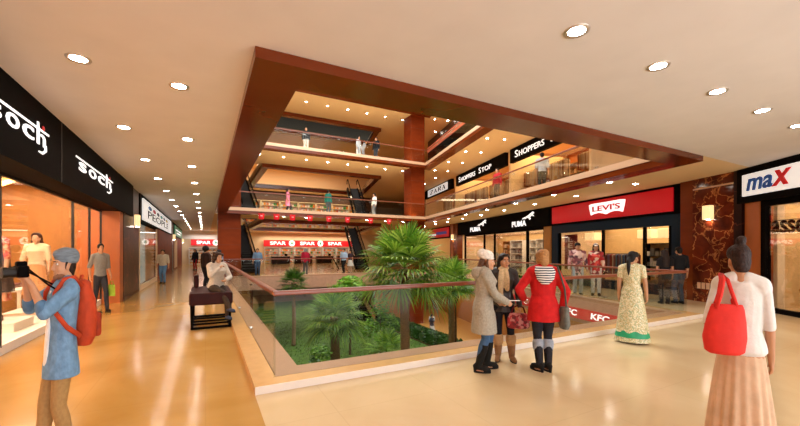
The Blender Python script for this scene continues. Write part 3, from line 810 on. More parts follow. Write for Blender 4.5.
# ------------------------------------------------------------------ marble panel and the shop beside it
a, b_ = V3((14.3, 6.35, 0)), V3((13.72, 4.78, 0)); dd = (b_ - a).normalized(); nn = V3((dd.y, -dd.x, 0))
if nn.dot(V3((-1, 0, 0))) < 0: nn = -nn
def along(p0, d, n_in):
    def f(mb, s0, s1, d0, d1, z0, z1):
        q = [p0 + d * s0 + n_in * d0, p0 + d * s1 + n_in * d0, p0 + d * s1 + n_in * d1, p0 + d * s0 + n_in * d1]
        return mb.prism([(v.x, v.y) for v in q], z0, z1)
    return f
pb = along(a, dd, -nn); LM = (b_ - a).length
m = MB(); pb(m, .22, LM - .12, 0, 1.2, 0, 3.98); struct('wall_right_marble', m, 'marbleb')
m = MB(); pb(m, -.25, .22, .02, 1.2, 0, 3.98); struct('trim_right_wood', m, 'beam')
m = MB(); pb(m, LM - .12, LM + .1, -.03, .8, 0, 3.98); struct('trim_right_dark', m, 'marbled')
m = MB(); pb(m, .24, LM - .13, -.012, .02, 3.62, 3.67); struct('trim_right_inlay', m, 'band')
sconce(a + dd * (LM * .5) - (-nn) * .002 + V3((0, 0, 2.62)), nn, 'cream box wall lamp glowing on the tall brown marble panel', 1.0)
t = thing('switch_panel', 'row of small pale switch plates low on the brown marble panel', 'switch panel', a + dd * .75 + nn * .0 + V3((0, 0, .42)), math.atan2(nn.y, nn.x))
for i in range(5): MB().rbox((.01, -.3 + .15 * i, .1), (.02, .11, .2), .006).build('switch_plate', 'band', t)
A = V3((13.75, 4.75, 0)); D = V3((-.559, -.829, 0)).normalized(); NI = V3((.829, -.559, 0)).normalized(); NO = -NI
mb_ = along(A, D, NI)
t = thing('shop_sign', 'black fascia with white board and slanted blue and red word', 'shop sign', A + D * 1 + V3((0, 0, 3)), 0)
mb_(MB(), 0, 9, -.1, .4, 3.0, 3.98).build('fascia_board', 'black', t, world=True)
mb_(MB(), .26, 2.35, -.16, -.1, 3.18, 3.78).build('sign_board', M['signw'], t, world=True)
M['maxblue'] = mat('sign_royal_blue', '1450a0', .4, emit=.15)
P0 = A + NI * -.16
text_mb('ma', P0 + D * .42 + V3((0, 0, 3.3)), D, .78, .34, NO, bold=.06, ext=.02, shear=.22).build('lettering', 'maxblue', t, world=True)
text_mb('x', P0 + D * 1.2 + V3((0, 0, 3.3)), D, .46, .4, NO, bold=.06, ext=.02, shear=.22).build('lettering', 'red', t, world=True)
m = MB(); mb_(m, .12, .6, .02, .4, 0, 3.0); struct('trim_max_panel', m, 'orange')
m = MB()
mb_(m, .6, .74, .05, .2, 0, 3.0); mb_(m, .74, 9, .05, .2, 2.85, 3.0); mb_(m, .74, 9, .05, .2, 0, .12); mb_(m, 3.2, 3.3, .05, .2, 0, 3)
struct('window_6_frame', m, 'black')
m = MB(); mb_(m, .74, 3.2, .1, .115, .12, 2.85); mb_(m, 3.3, 9, .1, .115, .12, 2.85); struct('window_6', m, 'shopglass')
m = MB(); mb_(m, .78, .9, .22, .4, .1, 2.85); struct('trim_max_post', m, 'cream')
m = MB(); mb_(m, .2, 9, 3.3, 3.4, 0, 3.0); struct('wall_max_back', m, 'wood')
m = MB(); mb_(m, .1, 9, .2, 3.4, 3.0, 3.05); struct('ceiling_max', m, 'ceilwarm')
m = MB(); mb_(m, .0, .1, .25, 3.4, 0, 3.0); struct('wall_max_side', m, 'shopback')
t = thing('window_lettering', 'large dark letters hung inside the shop window beside the marble panel', 'lettering', A + D * 1.2 + NI * .4 + V3((0, 0, 2.1)))
text_mb('assen', A + D * .84 + NI * .16 + V3((0, 0, 2.1)), D, 1.15, .33, NO, bold=.03, ext=.04).build('letters', 'black', t, world=True)
MB().tube([A + D * .84 + NI * .18 + V3((0, 0, 2.44)), A + D * 2.0 + NI * .18 + V3((0, 0, 2.44))], .01).build('hanging_rod', 'darkmetal', t, world=True)
rm = math.atan2(D.y, D.x)
t = thing('window_bench', 'long brown bench inside the shop window beside the marble panel', 'bench', A + D * 2.6 + NI * .75, rm)
MB().rbox((0, 0, .62), (3.0, .4, .08), .02).build('seat', 'wood', t)
for sx in (-1.3, 0, 1.3): MB().box((sx, 0, .29), (.08, .32, .58)).build('leg', 'woodd', t)
for i in range(3):
    shelf_unit(A + D * (1.6 + 1.7 * i) + NI * 2.9, rm, 'warm wooden shelf deep inside the shop beside the marble panel, %s from the panel' % ('first', 'second', 'third')[i], w=1.5, h=2.4, n=5, fill='goodsB', seed=90 + i)
for i in range(2):
    clothes_rack(A + D * (2.7 + 1.6 * i) + NI * 1.8, rm, 'clothes rack in the shop beside the marble panel, %s' % ('nearer the panel', 'farther from the panel')[i], 'clothB', w=1.3, seed=95 + i)
t = thing('table_lamp', 'glowing table lamp on a stand behind the dark window letters', 'lamp', A + D * 1.75 + NI * 1.15, 0)
MB().cyl((0, 0, 0), (0, 0, .03), .16).build('lamp_base', 'darkmetal', t)
MB().cyl((0, 0, .03), (0, 0, 1.35), .02).build('pole', 'darkmetal', t)
MB().cyl((0, 0, 1.3), (0, 0, 1.65), .2, .15).build('lamp_shade', 'shade', t)

# ------------------------------------------------------------------ red banner along the lower edge, hanging tags
e1, e2 = V3(IN[1] + (0,)), V3(IN[2] + (0,)); eu = (e2 - e1).normalized(); en = V3((-eu.y, eu.x, 0))
t = thing('red_banner', 'red banner strip with white capitals along the slab edge below the glass', 'banner', e1 + eu * 3 + V3((0, 0, -.62)))
q0 = e1 + eu * .3 + en * .04; q1 = e1 + eu * 7.2 + en * .04
MB().prism([(q0.x, q0.y), (q1.x, q1.y), (q1.x + en.x * .03, q1.y + en.y * .03), (q0.x + en.x * .03, q0.y + en.y * .03)], -.62, -.27).build('banner_sheet', 'red', t, world=True)
for s in (2.45, 3.8, 5.2, 6.6):
    text_mb('KFC', e1 + eu * s + en * .07 + V3((0, 0, -.54)), -eu, .72, .2, en, bold=.05, ext=.01, shear=.15).build('lettering', 'white', t, world=True)
xs = [(r_[0] - 400) / 366 for r_ in ((255, 0), (270, 0), (286, 0), (303, 0), (322, 0), (341, 0), (365, 0), (384, 0))]
y = 23.55
M['tagpink'] = mat('tag_pale', 'f0b8b8', .6)
for i, r_ in enumerate((3.0, 3.88, 4.85, 5.95, 7.2, 8.5, 10.2, 11.65)):
    t = thing('hanging_tag', 'small red hanging sale tag under the far first storey edge', 'hanging sign', (r_, y, 3.48), 0, 'row of red hanging tags under the far edge')
    MB().loft([((0, 0, .06), (.12, 0, 0), (0, .05, 0)), ((0, 0, .12), (.16, 0, 0), (0, .06, 0)), ((0, 0, .42), (.18, 0, 0), (0, .06, 0))], 4).build('tag_body', 'red', t)
    MB().box((0, -.062, .27), (.14, .01, .05)).build('tag_mark', 'tagpink', t)
    MB().cyl((0, 0, .42), (0, 0, .56), .006, n=6).build('string', 'darkmetal', t)
# ------------------------------------------------------------------ planting in the sunken garden
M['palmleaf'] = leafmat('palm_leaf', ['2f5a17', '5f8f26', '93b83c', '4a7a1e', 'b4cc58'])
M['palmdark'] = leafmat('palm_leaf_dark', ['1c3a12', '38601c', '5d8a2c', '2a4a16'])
M['palmdead'] = leafmat('palm_dead_leaf', ['3a2c1a', '6b5636', '241b12', '8a7448'])
M['bushleaf'] = leafmat('bush_leaf', ['2c5a1a', '5a8f2a', '86b33c', '3f7020'])
M['bushbright'] = leafmat('bright_leaf', ['5c9a24', '8fc63a', '3f7a1c', 'b0dc58'])
M['hedgeleaf'] = leafmat('hedge_leaf', ['1c3f14', '2f5a1c', '3f6e22', '16300f'])
M['bark'] = mat('palm_bark', '8a7152', .9, var=.3, scale=14, bump=.6, stretch=(1, 1, 4))
M['barkw'] = mat('tree_bark', '5a432c', .9, var=.2, scale=10, bump=.4)
M['lawn'] = mat('lawn_grass', '48671f', .9, var=.45, scale=3.5, bump=.5)
GZ = -4.1
def fan_leaf(mb, base, az, el, plen, rad, rnd, n=24, spread=115, droop=.35):
    d = V3((math.cos(az) * math.cos(el), math.sin(az) * math.cos(el), math.sin(el)))
    side = V3((-math.sin(az), math.cos(az), 0)); nrm = side.cross(d) * -1
    base = V3(base); hub = base + d * plen + V3((0, 0, -droop * .25 * plen))
    w = .014
    mb.quad(base - side * w * 1.6, base + side * w * 1.6, hub + side * w, hub - side * w)
    tilt = rnd.uniform(-.3, .3)
    side2 = (side * math.cos(tilt) + nrm * math.sin(tilt))
    for i in range(n):
        a = R(-spread + 2 * spread * i / (n - 1)) + rnd.uniform(-.03, .03)
        L = rad * (1 - .35 * abs(a) / R(spread)) * rnd.uniform(.9, 1.05)
        dr = (d * math.cos(a) + side2 * math.sin(a)).normalized()
        pw = dr.cross(nrm).normalized() * (.030 * rad)
        up = nrm * (.10 * rad * abs(math.sin(a)))
        m = hub + dr * (L * .5) + up * .5 + V3((0, 0, -droop * L * .10))
        q = hub + dr * (L * .8) + up + V3((0, 0, -droop * L * .32))
        t = hub + dr * L + up + V3((0, 0, -droop * L * .62))
        b = len(mb.v)
        mb.v += [hub, m - pw, m + pw, q - pw * .7, q + pw * .7, t]
        mb.f += [(b, b + 1, b + 2), (b + 1, b + 3, b + 4, b + 2), (b + 3, b + 5, b + 4)]
def palm(x, y, crown_z, rad, label, seed, leaf='palmleaf', nf=34, trunk_r=.13, skirt=.6, top_el=85):
    t = thing('palm_tree', label, 'palm tree', (x, y, GZ + .06)); rnd = random.Random(seed)
    h = crown_z - GZ - .06
    secs = []; n = int(h / .12)
    for i in range(n + 1):
        f = i / n; rr = trunk_r * (1.15 - .25 * f) * (1.05 if i % 2 else .97)
        secs.append((V3((.03 * math.sin(f * 4), 0, h * f)), V3((rr, 0, 0)), V3((0, rr, 0))))
    MB().loft(secs, 12).build('trunk', 'bark', t, smooth=True)
    m = MB()
    for i in range(nf):
        f = (i + .5) / nf
        el = R(top_el - (top_el + 28) * f ** .8) + rnd.uniform(-.1, .1); az = i * 2.39996 + rnd.uniform(-.15, .15)
        fan_leaf(m, (0, 0, h - .05 + .1 * (1 - f)), az, el, rad * (.42 + .1 * rnd.random()), rad * .62, rnd, droop=.25 + .55 * f)
    m.build('crown', M[leaf], t)
    if skirt:
        m = MB()
        for i in range(14):
            fan_leaf(m, (0, 0, h - .12), i * 2.4, R(-62 - 15 * rnd.random()), rad * .22, rad * .42 * skirt, rnd, n=14, spread=70, droop=.5)
        m.build('dead_leaf_skirt', 'palmdead', t)
        m = MB()
        for i in range(40):
            a = rnd.random() * 6.28; z = h - .75 + .65 * rnd.random()
            p = V3((trunk_r * .9 * math.cos(a), trunk_r * .9 * math.sin(a), z)); q = V3((math.cos(a), math.sin(a), .9)) * .16
            s = V3((-math.sin(a), math.cos(a), 0)) * .03
            m.add([p - s, p + s, p + q], [(0, 1, 2)])
        m.build('leaf_stubs', 'palmdead', t)
    return t
palm(5.8, 10.6, 1.08, 1.72, 'tallest palm with a big fan crown and brown skirt rising past the handrail', 1, nf=46, trunk_r=.15)
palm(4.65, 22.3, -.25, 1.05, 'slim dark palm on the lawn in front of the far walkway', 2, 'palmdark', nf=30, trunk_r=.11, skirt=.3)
palm(5.0, 15.5, -1.25, 1.55, 'short bushy palm with wide bright fans low behind the front glass', 3, nf=40, trunk_r=.2, skirt=.6)
palm(9.5, 13.1, .28, 1.3, 'palm with brown skirt beside the garden path, behind the grey-coated woman', 4, nf=36, trunk_r=.13)
palm(6.5, 13.4, -2.5, 1.1, 'small low palm at the foot of the tallest palm', 5, nf=26, trunk_r=.13, skirt=0)
def leaf_cloud(mb, blobs, n, size, rnd):
    for c, r in blobs:
        for i in range(n):
            u = V3((rnd.gauss(0, 1), rnd.gauss(0, 1), rnd.gauss(0, 1))).normalized()
            p = V3(c) + V3((u.x * r[0], u.y * r[1], u.z * r[2])) * rnd.uniform(.7, 1.05)
            a = (u + V3((rnd.gauss(0, .5), rnd.gauss(0, .5), rnd.gauss(0, .5) + .3))).normalized()
            x, y, _ = frame_of(a); s = size * rnd.uniform(.6, 1.2)
            mb.quad(p - x * s, p + y * s * .5, p + x * s, p - y * s * .5)
def bush(x, y, z0, blobs, label, leaf='bushleaf', n=260, size=.085, stem=None, seed=1, name='bush', cat='bush'):
    t = thing(name, label, cat, (x, y, z0)); rnd = random.Random(seed)
    m = MB(); leaf_cloud(m, blobs, n, size, rnd); m.build('foliage', M[leaf], t)
    m = MB()
    top = min(b[0][2] for b in blobs)
    if stem: m.chain([(0, 0, 0), (.03, .02, stem * .6), (0, 0, stem)], [.07, .055, .04])
    for c, r in blobs: m.cap((0, 0, stem or .0), c, .03, .012, 6)
    m.build('trunk' if stem else 'stems', 'barkw', t); return t
bush(3.7, 13.2, GZ + .06, [((0, 0, 1.3), (.6, .6, .55)), ((-.5, .2, 1.0), (.5, .5, .5)), ((.5, -.1, 1.0), (.5, .5, .5)), ((.1, .3, 1.8), (.4, .4, .35))], 'rounded green bush on the lawn left of the short bushy palm', seed=11)
bush(7.9, 17.0, GZ + .06, [((0, 0, 2.2), (.75, .75, .7)), ((-.6, 0, 1.8), (.5, .5, .5)), ((.6, .1, 1.8), (.5, .5, .5)), ((0, 0, 2.9), (.5, .5, .45))], 'small round-headed tree on a thin trunk beside the tallest palm', seed=12, stem=1.3, name='small_tree', cat='tree')
bush(7.0, 19.0, GZ + .06, [((0, 0, 3.75), (.85, .85, .5)), ((-.55, 0, 3.5), (.55, .55, .45)), ((.55, .2, 3.5), (.55, .55, .45)), ((0, 0, 4.05), (.5, .5, .3))], 'bright leafy young tree showing just above the front handrail', 'bushbright', seed=13, stem=2.6, size=.11, name='small_tree', cat='tree')
bush(8.0, 12.2, GZ + .06, [((0, 0, .55), (.5, .5, .55)), ((.35, .2, .45), (.4, .4, .4)), ((-.35, .1, .4), (.4, .4, .4))], 'low spreading bush near the foot of the tallest palm', seed=14)
bush(11.0, 14.8, GZ + .06, [((0, 0, 4.1), (.85, .85, .35)), ((.5, .1, 3.8), (.6, .6, .35)), ((-.5, 0, 3.8), (.6, .6, .35)), ((0, .2, 4.5), (.5, .5, .3))], 'yellow-green leafy crown just above the handrail beside the white beanie', 'bushbright', seed=15, stem=3.0, size=.12, name='small_tree', cat='tree')
def hedge(x0, y0, x1, y1, h, label, seed, n=2600):
    t = thing('hedge', label, 'hedge', ((x0 + x1) / 2, (y0 + y1) / 2, GZ + .05)); rnd = random.Random(seed)
    wx, wy = (x1 - x0) / 2, (y1 - y0) / 2; m = MB().box((0, 0, h * .46), (2 * wx - .12, 2 * wy - .12, h * .9))
    for i in range(n):
        p = V3((rnd.uniform(-wx, wx), rnd.uniform(-wy, wy), rnd.uniform(0, h)))
        f = rnd.randrange(4)
        if f < 2: p.z = h + rnd.uniform(-.04, .04)
        elif f == 2: p.x = rnd.choice((-wx, wx))
        else: p.y = rnd.choice((-wy, wy))
        x, y, _ = frame_of(V3((rnd.gauss(0, 1), rnd.gauss(0, 1), 1))); s = .1
        m.quad(p - x * s, p + y * s * .5, p + x * s, p - y * s * .5)
    m.build('foliage', 'hedgeleaf', t)
hedge(11.9, 16.5, 12.7, 26.5, .7, 'low clipped hedge along the garden path edge of the lawn', 21)
hedge(6.2, 10.8, 10.6, 11.5, .6, 'low clipped hedge across the near end of the lawn', 22, 1500)
lw = MB(); nx, ny = 24, 60
for j in range(ny + 1):
    for i in range(nx + 1):
        lw.v.append(V3((-1 + 12.8 * i / nx, 6 + 36 * j / ny, GZ + .05 + .02 * math.sin(i * 1.7) * math.cos(j * 1.3))))
for j in range(ny):
    for i in range(nx):
        a = j * (nx + 1) + i; lw.f.append((a, a + 1, a + nx + 2, a + nx + 1))
rnd = random.Random(5)
for i in range(9000):
    p = V3((rnd.uniform(-.9, 11.7), rnd.uniform(6.2, 30), GZ + .04)); a = rnd.random() * 6.28; h = rnd.uniform(.06, .13)
    s = V3((math.cos(a), math.sin(a), 0)) * .02
    lw.add([p - s, p + s, p + V3((rnd.uniform(-.04, .04), rnd.uniform(-.04, .04), h))], [(0, 1, 2)])
o = lw.build('lawn', 'lawn'); tag(o, 'green lawn in the sunken garden under the palms', 'lawn', kind='structure')
struct('trim_lawn_edge', MB().box((11.83, 24, GZ + .04), (.08, 36, .1)), 'woodd')
M['pathtile'] = mat('ochre_path', 'd09a52', .35, var=.06)
struct('floor_lower_path', MB().prism([(12.8, 4.5), (17, 4.5), (21, 30), (12.8, 30)], GZ, GZ + .02), 'pathtile')
# ------------------------------------------------------------------ people
SK = {}
def skin(c): 
    if c not in SK: SK[c] = mat('skin_' + c, c, .5, var=.04, scale=20)
    return SK[c]
CM = {}
def cloth(c, var=.12, scale=30, bump=.25, rough=.85):
    k = (c, var, scale)
    if k not in CM: CM[k] = mat('cloth_' + c, c, rough, var=var, scale=scale, bump=bump, spec=.25)
    return CM[k]
M['eyew'] = mat('eye_white', 'efe8e0', .2); M['iris'] = mat('iris', '23160e', .2); M['lip'] = mat('lip', 'a85a4c', .45)
X3, Y3, Z3 = V3((1, 0, 0)), V3((0, 1, 0)), V3((0, 0, 1))
TM = [(.82, .10, .085, -.005), (.90, .165, .112, -.01), (.98, .155, .105, -.005), (1.08, .14, .095, 0), (1.2, .155, .105, .005), (1.32, .178, .115, .005), (1.40, .165, .095, -.005), (1.445, .10, .075, -.012), (1.49, .056, .058, -.012)]
TF = [(.82, .10, .085, -.005), (.90, .168, .115, -.012), (.98, .155, .105, -.01), (1.08, .122, .088, 0), (1.2, .135, .10, .01), (1.30, .152, .122, .02), (1.38, .145, .09, -.002), (1.44, .085, .066, -.012), (1.49, .048, .05, -.014)]
class Fig:
    def __init__(s, label, loc, face, h=1.7, female=False, vox=.012, group=None, sk='c08a66', lean=0, side=0, twist=0, pel=(0, 0, 0),
                 fl=(-.1, 0, 0, 8), fr=(.1, 0, 0, -8), hl=None, hr=None, pl=(-.6, -.8, -.2), pr=(.6, -.8, -.2), kn=(0, 1, 0), head=(0, 0), curl=.5, name='person', cat='person', mc=None, near=False, slim=1.0):
        s.h = h; s.k = h / 1.7; s.f = female; s.vox = vox; s.near = near
        fa = math.atan2(face[1], face[0]) - math.pi / 2
        s.root = thing(name, label, cat, loc, fa, group)
        s.root.scale = (slim, slim, 1); s.slim = slim
        s.prof = TF if female else TM
        s.P = V3(pel)
        s.T = Matrix.Translation(V3((0, 0, .95)) + s.P) @ Matrix.Rotation(R(twist), 4, 'Z') @ Matrix.Rotation(R(-lean), 4, 'X') @ Matrix.Rotation(R(side), 4, 'Y') @ Matrix.Translation((0, 0, -.95))
        s.T3 = s.T.to_3x3()
        sw = .165 if female else .19
        s.sh = {-1: s.T @ V3((-sw, -.005, 1.388)), 1: s.T @ V3((sw, -.005, 1.388))}
        s.hip = {-1: V3((-.085, 0, .90)) + s.P, 1: V3((.085, 0, .90)) + s.P}
        s.hand, s.elb = {}, {}
        for sd, tg, po in ((-1, hl, pl), (1, hr, pr)):
            A = s.sh[sd]
            if tg is None: tg = s.T @ V3((sd * (sw + .07), .05, .86))
            s.elb[sd], s.hand[sd] = s.ik(A, V3(tg), .285, .25, V3(po))
        s.foot, s.knee, s.ank = {}, {}, {}
        for sd, ft in ((-1, fl), (1, fr)):
            s.foot[sd] = ft; a = V3((ft[0], ft[1], ft[2] + .085))
            kp = kn if not isinstance(kn, dict) else kn[sd]
            s.knee[sd], s.ank[sd] = s.ik(s.hip[sd], a, .425, .405, V3(kp))
        # head frame
        nb = s.T @ V3((0, -.01, 1.475))
        s.H = Matrix.Translation(nb) @ s.T3.to_4x4() @ Matrix.Rotation(R(head[0]), 4, 'Z') @ Matrix.Rotation(R(-head[1]), 4, 'X') @ Matrix.Translation((0, .025, .105))
        s.nb = nb; s.curl = curl; s.skm = mc or skin(sk); s.vox_ = vox
        s.body()
    def ik(s, A, T, a, b, pole):
        d = T - A; L = d.length
        if L > a + b - .002: T = A + d * ((a + b - .002) / L); d = T - A; L = d.length
        x = (a * a - b * b + L * L) / (2 * L); hh = math.sqrt(max(a * a - x * x, 0))
        dn = d / L; p = pole - dn * pole.dot(dn)
        if p.length < 1e-4: p = Y3 - dn * Y3.dot(dn)
        return A + dn * x + p.normalized() * hh, T
    def torso(s, mb, g=0, z0=.8, z1=1.5, n=18, hem=None, gz=None):
        secs = []
        pr = s.prof
        def at(z):
            for i in range(len(pr) - 1):
                if pr[i][0] <= z <= pr[i + 1][0]:
                    f = (z - pr[i][0]) / (pr[i + 1][0] - pr[i][0]); return [pr[i][k] * (1 - f) + pr[i + 1][k] * f for k in (1, 2, 3)]
            return list(pr[0][1:]) if z < pr[0][0] else list(pr[-1][1:])
        zs = sorted({z0, z1} | {p[0] for p in pr if z0 < p[0] < z1})
        for z in zs:
            rx_, ry_, yo = at(z); gg = g if gz is None else g + gz(z)
            secs.append((s.T @ V3((0, yo, z)), s.T3 @ V3((rx_ + gg, 0, 0)), s.T3 @ V3((0, ry_ + gg, 0))))
        if hem:   # extra rings below z0 : (z, rx, ry)
            ex = [(V3((s.P.x, s.P.y + (yo if len(q) > 3 else 0), q[0] + s.P.z)), X3 * q[1], Y3 * q[2]) for q in hem]
            secs = ex + secs
        if z1 >= 1.43:
            for sd in (-1, 1): mb.cap(s.T @ V3((sd * .045, -.012, 1.442)), s.T @ V3((sd * (.145 if s.f else .17), -.005, 1.398)), .042 + g, .05 + g)
        return mb.loft(secs, n)
    def arm(s, mb, sd, g=0, frac=1.0, cuff=0):
        A, E, H = s.sh[sd], s.elb[sd], s.hand[sd]
        f = 1.0 if not s.f else .88
        mb.ell(A, ((.058 + g) * f,) * 3)
        if frac <= .5:
            q = A.lerp(E, frac * 2); mb.cap(A, q, (.052 + g) * f, (.047 + g + cuff) * f, flat=False); return mb
        mb.cap(A, E, (.054 + g) * f, (.043 + g) * f)
        e = E.lerp(H, (frac - .5) * 2 - .02)
        m = E.lerp(H, min(.3, (frac - .5) * 2))
        mb.cap(E, m, (.043 + g) * f, (.042 + g) * f); mb.cap(m, e, (.042 + g) * f, (.029 + g + cuff) * f)
        return mb
    def leg(s, mb, sd, g=0, z=0.0, gk=None, ga=None):
        """hip to ankle; z: how far down (0..1 of the leg, 1 = ankle)"""
        Hp, K, A = s.hip[sd], s.knee[sd], s.ank[sd]
        gk = g if gk is None else gk; ga = g if ga is None else ga
        mb.cap(Hp + V3((0, -.005, .0)), Hp.lerp(K, .35), .086 + g, .078 + g); mb.cap(Hp.lerp(K, .35), K, .078 + g, .052 + gk)
        c = K.lerp(A, .3) + (V3((0, -.012, 0)))
        mb.cap(K, c, .052 + gk, .053 + gk); mb.cap(c, A, .053 + gk, .035 + ga)
        return mb
    def handgeo(s, mb, sd):
        E, H = s.elb[sd], s.hand[sd]
        d = (H - E).normalized(); tilt = getattr(s, 'hd', {}).get(sd)
        if tilt is not None: d = V3(tilt).normalized()
        pn = getattr(s, 'hn', {}).get(sd)
        n = V3(pn) if pn is not None else V3((-sd, 0, 0))
        n = n - d * n.dot(d)
        if n.length < .1: n = Y3 - d * Y3.dot(d)
        n.normalize(); w = d.cross(n) * sd   # w points to thumb side
        if w.y < 0 and pn is None: w = -w
        f = .92 if s.f else 1.0
        M3 = Matrix((w, n, d)).transposed()
        mb.ell(H + d * .045 * f, (.04 * f, .017, .055 * f), M3, 12, 8)
        mb.cap(H - d * .02, H + d * .03, .026 * f, .026 * f, 10)
        c = s.curl
        for i, (o, L) in enumerate(((.03, .07), (.0105, .08), (-.0095, .075), (-.029, .058))):
            b = H + d * (.085 * f - .004 * abs(i - 1.2)) + w * o * f
            a1 = c * 1.0 + .06 * i; a2 = c * 2.1 + .05 * i
            d1 = d * math.cos(a1) + n * math.sin(a1); d2 = d * math.cos(a2) + n * math.sin(a2)
            p1 = b + d1 * L * .5; p2 = p1 + d2 * L * .5
            mb.cap(b - d * .012, p1, .0092 * f, .0086 * f, 8); mb.cap(p1, p2, .0086 * f, .0072 * f, 8)
        b = H + d * .02 + w * .03; p1 = b + (d * .7 + w * .75 + n * .35).normalized() * .04; p2 = p1 + (d * .95 + w * .1 + n * (.35 + c * .5)).normalized() * .034
        mb.cap(b - w * .012, p1, .0125 * f, .0105 * f, 8); mb.cap(p1, p2, .0105 * f, .0085 * f, 8)
    def hp(s, x, y, z): return s.H @ V3((x, y, z))
    def body(s):
        m = MB(); H3 = s.H.to_3x3()
        s.torso(m, 0)
        for sd in (-1, 1):
            s.arm(m, sd); s.leg(m, sd)
            a = s.ank[sd]; yaw = R(s.foot[sd][3]); fd = V3((-math.sin(yaw), math.cos(yaw), 0))
            m.cap(a + V3((0, 0, -.03)), a + fd * .13 + V3((0, 0, -.055)), .038, .026)
        m.cap(s.nb + s.T3 @ V3((0, -.006, -.03)), s.hp(0, -.025, -.04), .058 if not s.f else .05, .052 if not s.f else .046)
        j = .95 if s.f else 1.0
        m.ell(s.hp(0, -.012, .035), (.074, .094, .088), H3, 16, 10)
        m.ell(s.hp(0, .012, -.02), (.066, .076, .085), H3, 14, 9)
        m.ell(s.hp(0, .03, -.065), (.054 * j, .061, .05), H3, 12, 8)
        m.ell(s.hp(0, .08, -.094), (.028 * j, .018, .022), H3, 10, 6)
        for sd in (-1, 1):
            m.ell(s.hp(sd * .042, .062, -.028), (.024, .02, .022), H3, 8, 6)
            m.ell(s.hp(sd * .03, .078, .034), (.03, .012, .009), H3, 8, 6)
            m.ell(s.hp(sd * .075, -.008, -.008), (.011, .02, .031), H3, 8, 6)
        m.cap(s.hp(0, .082, .022), s.hp(0, .104, -.026), .009, .0145, 8)
        for sd in (-1, 1): m.ell(s.hp(sd * .011, .094, -.03), (.009, .009, .008), H3, 8, 5)
        m.ell(s.hp(0, .083, -.055), (.024, .01, .006), H3, 8, 5); m.ell(s.hp(0, .081, -.066), (.02, .01, .007), H3, 8, 5)
        s.bm = m
    def finish(s):
        for sd in (-1, 1): s.handgeo(s.bm, sd)
        s.bm.build('body', s.skm, s.root, scale=s.k, remesh=s.vox * s.k, smit=3 if s.near else 2)
        return s.root
    def eyes(s, brow='2a1a10', lip=True):
        H3 = s.H.to_3x3()
        for sd in (-1, 1):
            e = MB().ell(s.hp(sd * .031, .0735, .012), (.0135, .0105, .008), H3, 10, 7).build('eye', 'eyew', s.root, smooth=True, scale=s.k)
            MB().ell(s.hp(sd * .031, .081, .012), (.0068, .004, .0068), H3, 8, 6).build('iris', 'iris', e, smooth=True, scale=s.k)
            MB().cap(s.hp(sd * .013, .091, .034), s.hp(sd * .05, .079, .036), .0045, .003, 6).build('eyebrow', cloth(brow), s.root, scale=s.k)
        if lip: MB().ell(s.hp(0, .089, -.0605), (.021, .0075, .0085), H3, 10, 6).build('lips', 'lip', s.root, smooth=True, scale=s.k)
    def part(s, name, mb, m, v=None, sm=2, lab=None, raw=False):
        m = m if not isinstance(m, str) else cloth(m)
        o = mb.build(name, m, s.root, scale=s.k, smooth=True) if raw else mb.build(name, m, s.root, scale=s.k, remesh=(v or s.vox) * s.k, smit=sm)
        if lab: o['label'] = lab
        return o
    # clothing
    def top(s, name, c, g=.014, z0=.9, sleeve=1.0, z1=1.46, hem=None, cuff=0, gs=None, v=None, gz=None, lab=None):
        m = MB(); s.torso(m, g, z0, z1, hem=hem, gz=gz)
        if sleeve:
            for sd in (-1, 1): s.arm(m, sd, g if gs is None else gs, sleeve, cuff)
        return s.part(name, m, c, v, lab=lab)
    def trousers(s, c, g=.012, gk=None, ga=None, z1=1.0, name='trousers', lab=None):
        m = MB(); s.torso(m, g * .8, .8, z1)
        for sd in (-1, 1): s.leg(m, sd, g, gk=gk, ga=ga)
        return s.part(name, m, c, lab=lab)
    def shoes(s, c, g=.01, sole='2a2420', heel=0, name='shoe'):
        for sd in (-1, 1):
            a = s.ank[sd]; z = s.foot[sd][2]; yaw = R(s.foot[sd][3]); fd = V3((-math.sin(yaw), math.cos(yaw), 0)); rt = V3((fd.y, -fd.x, 0))
            M3 = Matrix((rt, fd, Z3)).transposed()
            b = V3((a.x, a.y, z))
            m = MB().cap(a + V3((0, 0, -.01)), b + fd * .02 + V3((0, 0, .05)), .042 + g * .5, .042).ell(b + fd * .06 + V3((0, 0, .042)), (.043, .125, .04), M3).ell(b - fd * .035 + V3((0, 0, .04)), (.036, .045, .04), M3)
            m.ell(b + fd * .12 + V3((0, 0, .03)), (.042, .06, .03), M3)
            s_ = s.part(name, m, c, v=.009)
            MB().loft([(b + fd * .045 + V3((0, 0, .0)), rt * .044, fd * .145), (b + fd * .045 + V3((0, 0, .018)), rt * .046, fd * .147)], 16).build('sole', cloth(sole), s_, scale=s.k)
